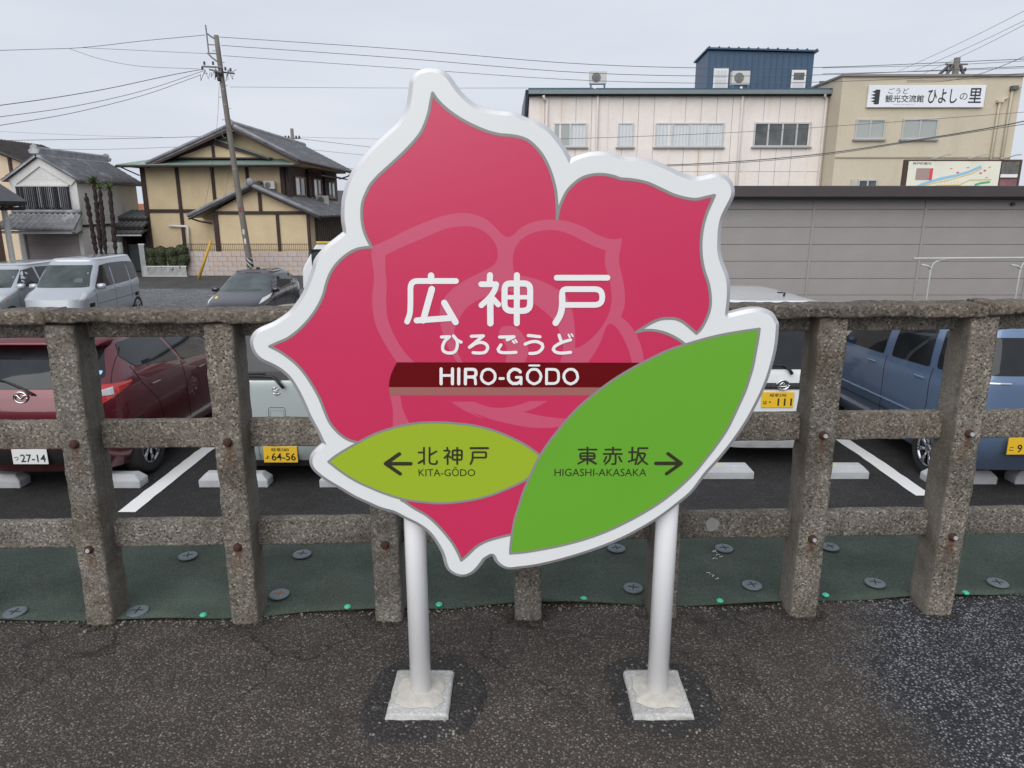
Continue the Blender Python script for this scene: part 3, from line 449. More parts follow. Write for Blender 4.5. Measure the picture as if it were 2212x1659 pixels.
def rough_bar(name, a, b, n, jit, m, parent, seed, side=None, bev=.006, edge=0.):
    """cast bar with slightly uneven faces and worn arrises; n = cuts along its long axis"""
    rnd = random.Random(seed); bm = bmesh.new(); bmesh.ops.create_cube(bm, size=1)
    d = [b[i] - a[i] for i in range(3)]; ax = d.index(max(d))
    for v in bm.verts:
        for i in range(3): v.co[i] = a[i] if v.co[i] < 0 else b[i]
    es = [e for e in bm.edges if abs((e.verts[0].co - e.verts[1].co)[ax]) > .5 * d[ax]]
    bmesh.ops.bevel(bm, geom=es, offset=bev, segments=2, affect='EDGES', profile=.6)
    es = [e for e in bm.edges if abs((e.verts[0].co - e.verts[1].co)[ax]) > .5 * d[ax]]
    bmesh.ops.subdivide_edges(bm, edges=es, cuts=n, use_grid_fill=True)
    off = rnd.uniform(0, 50)
    for v in bm.verts:
        k = mnoise.noise_vector(v.co * 16 + Vector((off, 0, 0))); k2 = mnoise.noise_vector(v.co * 45 + Vector((0, off, 0)))
        v.co += k * jit + k2 * jit * .6
        if edge and v.co.z < (a[2] + b[2]) / 2 and v.co.y < (a[1] + b[1]) / 2: v.co.z += max(0, mnoise.noise(v.co * 9 + Vector((off, 3, 0)))) * edge
    bmesh.ops.recalc_face_normals(bm, faces=bm.faces[:])
    me = bpy.data.meshes.new(name); bm.to_mesh(me); bm.free()
    o = link(name, me, m, parent, True)
    if side:
        me.materials.append(side)
        for p in me.polygons:
            if abs(p.normal.x) > .75: p.material_index = 1
    return o
fence = empty('concrete_fence', (0, 2.235, 0), 0, 'weathered grey concrete post and rail fence along the platform edge', 'fence')
fence.rotation_euler = (0, -.0055, .021)
PX = [-1.935, -1.44, -.938, -.434, .058, .538, 1.041, 1.532, 2.03]
LEAN = [0, .020, .014, .004, 0, 0, 0, .002, 0]
for i, x in enumerate(PX):
    p = rough_bar('post', (-.047, 0, -.06), (.047, .118, 1.068), 60, .0034, M_post, fence, i + 5, M_side, .011)
    p.location = (x, 0, 0); p.rotation_euler = (0, LEAN[i], 0)
    for zb in (.676, .300):
        bo = MB().lathe([(.0150, .0), (.0150, -.003), (.0138, -.005), (.0115, -.0055), (.0115, -.011), (.009, -.013), (.004, -.0135)], 12, Matrix.Rotation(R(-90), 4, 'X')).build('bolt', M_rustb, p, True)
        bo.location = (0, -.0015, zb)
        if i >= 6 or (i == 1 and zb < .5):
            e = MB().lathe([(.0075, 0), (.0065, -.004)], 10, Matrix.Rotation(R(-90), 4, 'X')).build('bolt_end', M_boltend, bo); e.location = (.002, -.0130, .001)
caps = [(-2.42, -1.446), (-1.444, -.432), (-.430, .540), (.542, 1.528), (1.530, 2.5)]
for i, (a, b) in enumerate(caps):
    o = rough_bar('cap_rail', (a, -.018, 1.070), (b, .112, 1.110), 90, .0048, M_cap, fence, 40 + i, None, .009, .016)
    if i == 4: o.location = (0, -.004, .004)
for nm, z0, z1, s in (('top_rail', 1.014, 1.069, 1), ('middle_rail', .632, .728, 2), ('bottom_rail', .268, .364, 3)):
    rough_bar(nm, (-2.4, .076, z0), (2.5, .1165, z1), 220, .0026, M_rail, fence, s * 9, None, .006)
# pale mortar dab on the bottom rail right of the sign
M_dab = pm('mortar_dab', (.28, .27, .26), .9, .2, 40)
dab = tri_fill('mortar_dab', [(.715 + .024 * math.cos(t) * (1 + .08 * math.sin(5 * t)), .323 + .026 * math.sin(t) * (1 + .10 * math.cos(3 * t))) for t in [2 * math.pi * k / 40 for k in range(40)]], .0738, M_dab, fence)

# ================================================================= STATION NAME SIGN
exec_mm = lambda P: [(x / 1000, z / 1000) for x, z in P]
YF = 1.76
sign = empty('station_sign', (0, 1.823, 0), 0, 'rose-shaped pink and white station name sign with two green leaves on white posts', 'sign')
def S_(o): o.location.y -= 1.823; return o      # artwork is modelled in place
M_face = flat('sign_white', (.72, .735, .74), .38, .0, .5); M_edge = flat('sign_edge_metal', (.52, .52, .535), .34, metal=.45)
M_pink = flat('sign_pink', (.56, .028, .098), .30, 0, .55); M_lpink = flat('sign_light_pink', (.565, .088, .165), .30)
M_grey = flat('sign_grey', (.245, .24, .23), .4); M_band = flat('sign_maroon', (.125, .003, .005), .35, 0, .15); M_tan = flat('sign_tan', (.34, .125, .115), .3)
M_leafs = flat('leaf_lime', (.32, .44, .022), .32); M_leafl = flat('leaf_green', (.130, .37, .028), .32); M_ink = flat('sign_ink', (.028, .024, .012), .4); M_letter = flat('sign_letter_white', (.80, .80, .80), .35)
face = closed(exec_mm(ART['FACE']), 4)
if area(face) < 0: face = face[::-1]
rim1 = offset(face, .0098); rim2 = offset(face, .0108)
n = len(face); bm = bmesh.new()
loops = [[bm.verts.new((p[0], y, p[1])) for p in L_] for L_, y in ((face, YF), (offset(face, .0008), YF + .0004), (rim1, YF + .0052), (rim2, YF + .008), (rim2, YF + .030))]
for A, B in zip(loops, loops[1:]):
    for i in range(n): bm.faces.new((A[i], A[(i + 1) % n], B[(i + 1) % n], B[i])).material_index = 1
def cap_loop(L_):
    es = [bm.edges.get((L_[i], L_[(i + 1) % n])) for i in range(n)]
    return [g for g in bmesh.ops.triangle_fill(bm, edges=es, use_beauty=True)['geom'] if isinstance(g, bmesh.types.BMFace)]
cap_loop(loops[0]); cap_loop(loops[-1])
bmesh.ops.recalc_face_normals(bm, faces=bm.faces[:])
me = bpy.data.meshes.new('board'); bm.to_mesh(me); bm.free()
board = S_(link('board', me, [M_face, M_edge], sign))
def art(o): o.parent = board; return o
petals = [crom(exec_mm(p), 5) for p in ART['PETAL']]; un = [exec_mm(u) for u in ART['UNDER']]
pk = []
for i, c in enumerate(petals):
    pk += c
    if i == 5: pk += [Vector(u) for u in un[0]]
    if i == 7: pk += [Vector(u) for u in un[1]]
pk = [p for i, p in enumerate(pk) if (p - pk[i - 1]).length > 1e-5]
lay = lambda k: YF - .0001 * k
tri_fill('flower', pk, lay(1), M_pink, board)
def comp(paths): 
    out = []
    for p in paths: out += crom(exec_mm(p), 5)
    return [q for i, q in enumerate(out) if (q - out[i - 1]).length > 1e-5]
tri_fill('rose_outline', comp(ART['ROSE']), lay(2), M_lpink, board)
tri_fill('rose_outline', comp(ART['LOWER']), lay(2), M_lpink, board); tri_fill('rose_outline', comp(ART['STALK']), lay(2), M_lpink, board)
for h_ in ART['HOLE'] + [ART['LOWERHOLE']]: tri_fill('rose_petal', comp(h_), lay(3), M_pink, board)
tri_fill('rose_heart', comp(ART['SWIRL']), lay(4), M_lpink, board)
for i, c in enumerate(petals): mb = MB(); ribbon(mb, c, .0070, lay(5) - i * 2e-5); mb.build('petal_outline', M_grey, board, fix=False)
bl = crom(exec_mm(ART['BAND'][0]), 4); tri_fill('name_band', bl + [Vector(p) for p in exec_mm(ART['BAND'][1])], lay(6), M_band, board)
bl = crom(exec_mm(ART['TAN'][0]), 4); tri_fill('band_underline', bl + [Vector(p) for p in exec_mm(ART['TAN'][1])], lay(6), M_tan, board)
for nm, key, mm, k in (('small_leaf', 'LEAF_S', M_leafs, 8), ('large_leaf', 'LEAF_L', M_leafl, 10)):
    sides = [crom(exec_mm(p), 5) for p in ART[key]]; out = []
    for s_ in sides: out += s_[:-1]
    lf = tri_fill(nm, out, lay(k), mm, board)
    mb = MB()
    for i, s_ in enumerate(sides): ribbon(mb, s_, .0062, lay(k + 1) - i * 2e-5)
    e = mb.build('leaf_outline', M_grey, lf, fix=False)
def letters(nm, key, m, k):
    mb = MB(); n_ = 0
    for i, (w, r, P_) in enumerate(ART[key]):
        P_ = exec_mm(P_)
        if key == 'T_HIRA' or r == 0:          # split a stroke where it turns sharply
            parts = [[P_[0]]]
            for a, b, c in zip(P_, P_[1:], P_[2:]):
                parts[-1].append(b); d1, d2 = Vector(b) - Vector(a), Vector(c) - Vector(b)
                if d1.length and d2.length and d1.angle(d2) > R(55): parts.append([b])
            parts[-1].append(P_[-1]); parts = [crom(q, 5) if len(q) > 2 else [Vector(v) for v in q] for q in parts]
        else: parts = [fillet(P_, r * .0004 * 2.2 if key in ('T_BIG', 'T_ROM') else r * .0012)]
        for q in parts: n_ += 1; ribbon(mb, q, w / 1000, lay(k) - n_ * 3e-5)
    return mb.build(nm, m, board, fix=False)
letters('station_name_kanji', 'T_BIG', M_letter, 14); letters('station_name_kana', 'T_HIRA', M_letter, 14); letters('station_name_roman', 'T_ROM', M_letter, 14)
letters('previous_station_kanji', 'T_KITA', M_ink, 14); letters('next_station_kanji', 'T_HIGA', M_ink, 14)
for s_, bx in ART['TXT'].items():
    (x0, z0), (x1, z1) = exec_mm(bx)
    if 'Ō' in s_: z1 += (z1 - z0) * .23
    text('neighbour_station_roman', s_, x0, z0, x1, z1, lay(15), M_ink, board)
M_pole = flat('pole_white', (.90, .90, .915), .32, .1); M_foot = concrete('footing_concrete', (.56, .56, .54), smooth=True, moss=False, pits=False); M_mort = pm('footing_mortar', (.60, .57, .51), .95, .25, 25, .8, 45)
for X in (-.270, .430):
    p = MB().lathe([(.03025, -.05), (.03025, 1.25)], 32).build('post', M_pole, sign, True); p.location = (X, 0, .02)
    f = MB().lathe([(.045, 0), (.040, .006), (.032, .010)], 20).build('mortar_collar', M_mort, sign, True); f.location = (X, 0, .028)
for (x0, x1) in ((-.358, -.180), (.345, .515)):
    f = rough_bar('footing', (x0, -.105, -.05), (x1, .095, .030), 24, .002, M_foot, sign, int(x0 * 100), None, .012)
    cx = (x0 + x1) / 2; vs = []; mb = MB(); N = 40
    for k in range(N):
        t = 2 * math.pi * k / N; q = 1 / max(abs(math.cos(t)), abs(math.sin(t))); q = min(q, 1.2)
        vs.append((cx + .068 * q * math.cos(t) * (1 + .05 * math.sin(9 * t)), -.004 + .074 * q * math.sin(t) * (1 + .05 * math.cos(7 * t)), .0315))
    top = [(cx + (x - cx) * .82, y * .82, .0375 + .002 * math.sin(x * 300)) for x, y, z in vs]
    mb.add(vs + top + [(cx, 0, .0395)], [(i, (i + 1) % N, N + (i + 1) % N, N + i) for i in range(N)] + [(N + i, N + (i + 1) % N, 2 * N) for i in range(N)])
    mb.build('mortar_bed', M_mort, sign, True)
# darker asphalt made good around each footing
for P_ in ([(-.392, 1.969), (-.181, 1.999), (-.077, 1.858), (-.146, 1.68), (-.279, 1.643), (-.405, 1.672), (-.433, 1.781), (-.416, 1.903)], [(.325, 1.999), (.55, 1.959), (.602, 1.798), (.564, 1.702), (.388, 1.68), (.322, 1.741), (.295, 1.867)]):
    out = closed(P_, 14); cx = sum(p[0] for p in out) / len(out); cy = sum(p[1] for p in out) / len(out); N = len(out); mb = MB(); vs = []; fs = []
    rings = [(1.05, -.004), (1., .006), (.95, .012), (.8, .013), (.6, .012), (.3, .011)]
    for r_, z in rings:
        for p in out:
            x, y = cx + (p[0] - cx) * r_, cy + (p[1] - cy) * r_; q = mnoise.noise_vector(Vector((x * 28, y * 28, r_ * 3)))
            vs.append((x + q.x * .014 * (r_ > .9), y + q.y * .014 * (r_ > .9), z + q.z * .005))
    for a in range(len(rings) - 1):
        for i in range(N): fs.append((a*N + i, a*N + (i+1) % N, (a+1)*N + (i+1) % N, (a+1)*N + i))
    fs.append(tuple((len(rings) - 1) * N + i for i in range(N)))
    tag(mb.add(vs, fs).build('asphalt_patch', M_patch, None, True), kind='structure')
# ================================================================= CAR PARK AND STREET
LOT = -1.27; FAR = -1.50      # car park level by the platform, level of the yard and street beyond
def lot_z(y): return LOT if y < 7.5 else (FAR if y > 16.5 else LOT + (FAR - LOT) * (y - 7.5) / 9)
M_gravel = asphalt('gravel_lot', (.13, .135, .145), (.27, .275, .29), 26., bs=.4)
M_road = asphalt('road_asphalt', (.060, .058, .058), (.115, .112, .112), 40., bs=.3)
M_far = pm('far_ground', (.16, .15, .135), .95, .3, .05)
g = grid_sheet('ground', -1500, 1500, -300, 2500, 12, 12, lambda x, y: FAR - .03 if y > 0 else FAR - .03, M_far, None, 'structure')
tag(grid_sheet('car_park', -30, 30, 2.99, 17.5, 4, 40, lambda x, y: lot_z(y), M_lot, None, 'structure'), 'dark new asphalt of the car park')
tag(grid_sheet('gravel_yard', -32, 30, 17.5, 26.2, 4, 4, lambda x, y: FAR + .004, M_gravel, None, 'structure'), 'pale grey gravel yard')
tag(grid_sheet('road', -60, 60, 26.2, 31.5, 4, 4, lambda x, y: FAR + .008, M_road, None, 'structure'), 'grey asphalt street in front of the houses')
def line_mat():
    m, nt, b = new_mat('road_paint'); v = obcoord(nt)
    c = mixc(nt, ramp(nt, noise(nt, v, 45, 5, .7), [(.60, 0.), (.72, .55)]), (.78, .78, .77), (.12, .12, .12))
    nt.links.new(c, b.inputs['Base Color']); b.inputs['Roughness'].default_value = .7; return m
M_paint = line_mat()
for x in (-5.98, -3.50, -1.01, 1.47, 3.95, 6.43):
    mb = MB(); N = 40; vs = []
    for k in range(N + 1):
        y0_ = 6.35 if x > 3 else 5.97; y = y0_ + (10.9 - y0_) * k / N
        j = .005
        vs += [(x - .08 + random.uniform(-j, j), y, lot_z(y) + .005), (x + .08 + random.uniform(-j, j), y, lot_z(y) + .005)]
    o = mb.add(vs, [(2*k, 2*k+1, 2*k+3, 2*k+2) for k in range(N)]).build('bay_line', M_paint)
    tag(o, kind='structure')
M_stop = pm('wheel_stop_concrete', (.55, .56, .58), .85, .22, 6, .3, 60); M_yel = pm('reflector_yellow', (.75, .6, .05), .4, .1)
def wheel_stop(x, y, label):
    o = empty('wheel_stop', (x, y, LOT), 0, label, 'wheel stop', 'concrete wheel stops in the car park')
    w, d, h = .34, .085, .135; mb = MB()
    mb.add([(-w, -d, 0), (w, -d, 0), (w, d, 0), (-w, d, 0), (-w, -d, h * .55), (w, -d, h * .55), (w, d, h * .55), (-w, d, h * .55), (-w + .06, -d + .035, h), (w - .06, -d + .035, h), (w - .06, d - .035, h), (-w + .06, d - .035, h)],
           [(3, 2, 1, 0), (0, 1, 5, 4), (1, 2, 6, 5), (2, 3, 7, 6), (3, 0, 4, 7), (4, 5, 9, 8), (5, 6, 10, 9), (6, 7, 11, 10), (7, 4, 8, 11), (8, 9, 10, 11)])
    mb.build('block', M_stop, o, bevel=.006); Q((-.02, -.012, h), (.02, .012, h + .006)).build('reflector', M_yel, o)
for x, y, lb in [(-5.18, 6.62, 'white concrete wheel stop at the left edge behind the dark red car'), (-4.0, 6.62, 'white concrete wheel stop by the right rear wheel of the dark red car'), (-2.75, 6.64, 'white concrete wheel stop under the yellow-plated silver car, left of the sign'), (-1.56, 6.64, 'white concrete wheel stop hidden behind the left edge of the flower sign'), (2.12, 6.86, 'white concrete wheel stop under the left wheel of the white van'), (3.29, 6.86, 'white concrete wheel stop under the right wheel of the white van'), (4.50, 6.72, 'white concrete wheel stop behind the last but one post, under the blue car'), (5.36, 6.72, 'white concrete wheel stop under the right wheel of the blue car')]:
    wheel_stop(x, y, lb)

# ---------------------------------------------------------------- cars
def paint(name, col, flake=.0, rough=.32):
    m, nt, b = new_mat(name); v = obcoord(nt)
    c = mixc(nt, 1., tuple(col), ramp(nt, noise(nt, v, 700, 2), [(.3, 1 - flake), (.7, 1 + flake)]), 'MULTIPLY')
    z = node(nt, 'ShaderNodeSeparateXYZ'); nt.links.new(v, z.inputs[0])
    grime = math_(nt, 'MULTIPLY', ramp(nt, z.outputs[2], [(.15, .45), (.55, 0.)]), ramp(nt, noise(nt, v, 9, 5), [(.35, .2), (.7, 1.)]))
    c = mixc(nt, grime, c, (.16, .145, .125))
    nt.links.new(c, b.inputs['Base Color']); b.inputs['Metallic'].default_value = .35 if flake else 0.
    b.inputs['Roughness'].default_value = rough; b.inputs['Coat Weight'].default_value = 1.; b.inputs['Coat Roughness'].default_value = .04; return m
def glass(name, col, rough=.03):
    m, nt, b = new_mat(name); v = obcoord(nt)
    nt.links.new(ramp(nt, noise(nt, v, 1.8, 3), [(.35, tuple(c * .6 for c in col)), (.65, tuple(c * 1.25 for c in col))]), b.inputs['Base Color'])
    b.inputs['Roughness'].default_value = rough; b.inputs['IOR'].default_value = 1.45; return m
M_glass = glass('tinted_glass', (.018, .02, .023)); M_glassl = glass('windscreen_glass', (.060, .075, .075))
M_tyre = pm('tyre', (.022, .022, .022), .85, .2, 20, .3, 90); M_rim = pm('alloy', (.55, .56, .58), .28, .15, 20, metal=.9); M_blk = pm('black_trim', (.018, .018, .019), .55, .15, 20)
M_chrome = pm('chrome', (.78, .79, .80), .12, .05, 10, metal=1.); M_lens_red = pm('tail_lens', (.50, .012, .010), .12, .1, 20, coat=1.); M_lens_clear = pm('clear_lens', (.62, .63, .64), .1, .25, 30, coat=1.); M_lens_amb = pm('amber_lens', (.75, .25, .02), .2, .1)
M_under = pm('underbody', (.012, .012, .012), .9, .1); M_seam = pm('panel_gap', (.008, .008, .008), .9, .02)
M_pl_y = flat('plate_yellow', (.80, .50, .03), .4); M_pl_w = flat('plate_white', (.80, .80, .78), .4); M_pl_k = flat('plate_black', (.02, .02, .02), .5); M_pl_g = flat('plate_green', (.012, .045, .055), .5)
M_sticker = flat('sticker_blue', (.35, .60, .85), .4)
def lerp_tab(tab, z):
    if z <= tab[0][0]: return tab[0][1]
    for (a, b), (c, d) in zip(tab, tab[1:]):
        if z <= c: t = (z - a) / (c - a); return b + (d - b) * t
    return tab[-1][1]
class Car:
    """body shaped by horizontal slices: tables of half width, tail and nose position over height (front = +y)"""
    def __init__(s, W, T, N, p=3.6, q=10.): s.W, s.T, s.N, s.p, s.q = W, T, N, p, q
    def par(s, z): w, t, n = lerp_tab(s.W, z), lerp_tab(s.T, z), lerp_tab(s.N, z); return w, (t + n) / 2, (n - t) / 2
    def side(s, y, z, off=0): w, yc, hl = s.par(z); v = min(.999, abs((y - yc) / hl)); return w * (1 - v ** s.q) ** (1 / s.p) + off
    def end(s, x, z, front, off=0):
        w, yc, hl = s.par(z); u = min(.985, abs(x) / w); d = hl * (1 - u ** s.p) ** (1 / s.q) + off; return yc + d if front else yc - d
    def ring(s, z, n=72):
        w, yc, hl = s.par(z); out = []
        for k in range(n):
            a = 2 * math.pi * k / n; c, d = math.cos(a), math.sin(a)
            out.append((math.copysign(abs(c) ** (2 / s.p), c) * w, yc + math.copysign(abs(d) ** (2 / s.q), d) * hl, z))
        return out
    def around(s, a, z, off=0):
        """point on the outline at plan angle a (0 = right side, 90 = front)"""
        w, yc, hl = s.par(z); c, d = math.cos(R(a)), math.sin(R(a))
        x, y = math.copysign(abs(c) ** (2 / s.p), c) * w, math.copysign(abs(d) ** (2 / s.q), d) * hl
        nrm = Vector((x / w / w * 1.2, y / hl / hl * 3, 0)).normalized(); return (x + nrm.x * off, yc + y + nrm.y * off, z)
def roundpoly(P, r=.04): 
    P = [Vector(p) for p in P]; n = len(P); out = []
    for i in range(n):
        a, b, c = P[i - 1], P[i], P[(i + 1) % n]; d1, d2 = a - b, c - b; q = min(r, d1.length * .55, d2.length * .55)
        s_, e = b + d1.normalized() * q, b + d2.normalized() * q
        for k in range(5): t = k / 4; out.append(s_ * (1-t)**2 + b * 2*t*(1-t) + e * t*t)
    return out
def surf_patch(name, P, fn, m, parent, step=.06, r=.04):
    """a panel lying on a curved surface: P = outline in surface coordinates, fn maps to 3D"""
    P = roundpoly(P, r) if r else [Vector(p) for p in P]
    D = []
    for i in range(len(P)):
        a, b = P[i], P[(i + 1) % len(P)]; k = max(1, int((b - a).length / step))
        for j in range(k): D.append(a + (b - a) * j / k)
    bm = bmesh.new(); vs = [bm.verts.new((p.x, p.y, 0)) for p in D]
    bm.faces.new(vs)
    xs = [p.x for p in D]; ys = [p.y for p in D]
    for ax, lo, hi in ((0, min(xs), max(xs)), (1, min(ys), max(ys))):
        k = int((hi - lo) / (step * 1.6))
        for j in range(1, k + 1):
            co = [0, 0, 0]; no = [0, 0, 0]; co[ax] = lo + (hi - lo) * j / (k + 1); no[ax] = 1
            bmesh.ops.bisect_plane(bm, geom=bm.verts[:] + bm.edges[:] + bm.faces[:], plane_co=co, plane_no=no)
    for v in bm.verts: v.co = Vector(fn(v.co.x, v.co.y))
    me = bpy.data.meshes.new(name); bm.to_mesh(me); bm.free(); return link(name, me, m, parent, True)
def seam(name, pts, fn, w, m, parent):
    mb = MB(); D = []
    for a, b in zip(pts, pts[1:]):
        a, b = Vector(a), Vector(b); k = max(1, int((b - a).length / .05))
        for j in range(k): D.append(a + (b - a) * j / k)
    D.append(Vector(pts[-1])); mb.tube([fn(p.x, p.y) for p in D], w / 2, 5); return mb.build(name, m, parent)
def wheel(parent, x, y, r, w, spokes, side):
    M_ = Matrix.Translation((x, y, r)) @ Matrix.Rotation(R(90 * side), 4, 'Y')
    o = empty('wheel'); o.parent = parent
    rr = r * .66
    MB().lathe([(rr, -w / 2), (r * .93, -w / 2), (r * .985, -w * .36), (r, -w * .2), (r, w * .2), (r * .985, w * .36), (r * .93, w / 2), (r * .86, w / 2 + .004), (rr, w / 2 - .004)], 40, M_, False).build('tyre', M_tyre, o, True)
    MB().lathe([(rr, -w * .4), (rr, w * .45), (rr * .94, w * .46), (rr * .92, w * .30)], 32, M_, False).build('rim', M_rim, o, True)
    mb = MB().lathe([(rr * .92, w * .05), (.01, w * .05)], 32, M_); mb.build('brake_disc', M_under, o)
    mb = MB().lathe([(.052, w * .34), (.048, w * .42), (.02, w * .43)], 20, M_)
    for k in range(spokes):
        a = 2 * math.pi * k / spokes
        for da in (-.09, .09):
            c0, c1 = Vector((math.cos(a) * .04, math.sin(a) * .04, w * .36)), Vector((math.cos(a + da) * rr * .95, math.sin(a + da) * rr * .95, w * .42))
            mb.tube([M_ @ c0, M_ @ c1], .011, 6)
    mb.build('spokes', M_rim, o, True)
    return o
def car_body(car, zs, m, parent, wheels, wr, name='body', crown=.04):
    bm = bmesh.new(); rings = [[bm.verts.new(p) for p in car.ring(z)] for z in zs]; n = len(rings[0])
    zt = zs[-1]
    for k, (sc, dz) in enumerate(((.93, crown * .55), (.75, crown * .85), (.4, crown * 1.0))):
        w, yc, hl = car.par(zt); rings.append([bm.verts.new((x * sc, yc + (y - yc) * (1 - (1 - sc) * .7), zt + dz)) for x, y, _ in car.ring(zt)])
    for A, B in zip(rings, rings[1:]):
        for i in range(n): bm.faces.new((A[i], A[(i + 1) % n], B[(i + 1) % n], B[i]))
    bm.faces.new(rings[0][::-1]); bm.faces.new(rings[-1])
    bmesh.ops.recalc_face_normals(bm, faces=bm.faces[:])
    me = bpy.data.meshes.new(name); bm.to_mesh(me); bm.free(); o = link(name, me, [m, M_under], parent, True)
    cut = MB(); cx = max(w for _, w in car.W)
    for y in wheels:
        for sd in (-1, 1): cut.lathe([(wr, -.16), (wr, .30)], 40, Matrix.Translation((sd * cx, y, wr * .90)) @ Matrix.Rotation(R(90 * sd), 4, 'Y'))
    c = cut.build('cutter', M_under); md = o.modifiers.new('arch', 'BOOLEAN'); md.object = c; md.operation = 'DIFFERENCE'; md.solver = 'EXACT'
    bpy.context.view_layer.update(); ev = o.evaluated_get(bpy.context.evaluated_depsgraph_get()); nm = bpy.data.meshes.new_from_object(ev)
    o.modifiers.clear(); o.data = nm; bpy.data.objects.remove(c)
    if len(nm.materials) < 2: nm.materials.append(M_under)
    for p in nm.polygons:
        cc = p.center
        for y in wheels:
            if abs(math.hypot(cc.y - y, cc.z - wr * .90) - wr) < .02 or (abs(cc.x) < cx - .14 and math.hypot(cc.y - y, cc.z - wr * .9) < wr): p.material_index = 1
    nm.set_sharp_from_angle(angle=R(42)) if hasattr(nm, 'set_sharp_from_angle') else None
    return o
def plate_no(parent, y, z, face, small, hira, num, m, mk, cx=0.):
    """licence plate 330 x 165 mm; face -1 looks to -y"""
    o = empty('licence_plate', (cx, y, z)); o.parent = parent
    if face > 0: o.rotation_euler = (0, 0, math.pi)
    Q((-.165, 0, -.0825), (.165, .006, .0825), .002).build('plate', m, o); Y_ = -.0012
    if small: text('plate_region', small, -.085, .032, .085, .070, Y_, mk, o, .01)
    if hira: text('plate_kana', hira, -.148, -.045, -.108, -.008, Y_, mk, o, .02)
    xs = (-.088, .148) if len(num) > 1 else (-.075, -.030)
    text('plate_number', num, xs[0], -.062, xs[1], .016, Y_, mk, o, .015)
    return o
ZS = [.20, .23, .28, .36, .45, .55, .65, .72, .78, .83, .88, .93, .98, 1.04, 1.10, 1.18, 1.26, 1.33, 1.38]
def zlist(h): return [z for z in ZS if z < h - .10] + [h - .095, h - .065, h - .04]
def handles(car, root, items, m):
    for y, z in items:
        for sd in (-1, 1):
            x = car.side(y, z)
            mb = MB().box((-.008, -.085, -.012), (.022, .085, .012), .006); o = mb.build('door_handle', m, root); o.location = (sd * (x - .004), y, z)
            if sd < 0: o.rotation_euler = (0, 0, math.pi)
def side_panels(car, root, wins, seams_, g=None):
    for sd in (-1, 1):
        for P in wins: surf_patch('side_window', P, lambda y, z, sd=sd: (sd * car.side(y, z, .004), y, z), g or M_glass, root)
        for S in seams_: seam('door_gap', S, lambda y, z, sd=sd: (sd * car.side(y, z, .0005), y, z), .006, M_seam, root)
def mirror(car, root, y, z, m):
    for sd in (-1, 1):
        x = car.side(y, z) + .10
        mb = MB().lathe([(.03, -.10), (.075, -.085), (.085, 0), (.075, .085), (.03, .10)], 14, Matrix.Translation((sd * x, y, z)) @ Matrix.Rotation(R(90), 4, 'Y') @ Matrix.Diagonal((.85, .75, 1, 1)))
        mb.tube([(sd * (x - .12), y + .02, z - .05), (sd * x, y, z - .02)], .02, 8); mb.build('door_mirror', m, root, True)
def rear_lamp(car, root, a0, a1, zlo, zhi, m, name='tail_lamp', off=.008):
    """lamp wrapped round the rear corner, plan angles a0..a1 (right side; mirrored to the left)"""
    for sd in (-1, 1):
        N, K = 14, 5; vs = []; fs = []
        for i in range(N + 1):
            t = i / N
            for k in range(K + 1):
                z = zlo(t) + (zhi(t) - zlo(t)) * k / K; p = car.around(a0 + (a1 - a0) * t, z, off); vs.append((sd * p[0], p[1], p[2]))
        for i in range(N):
            for k in range(K): a = i * (K + 1) + k; fs.append((a, a + 1, a + K + 2, a + K + 1))
        MB().add(vs, fs).build(name, m, root, True)

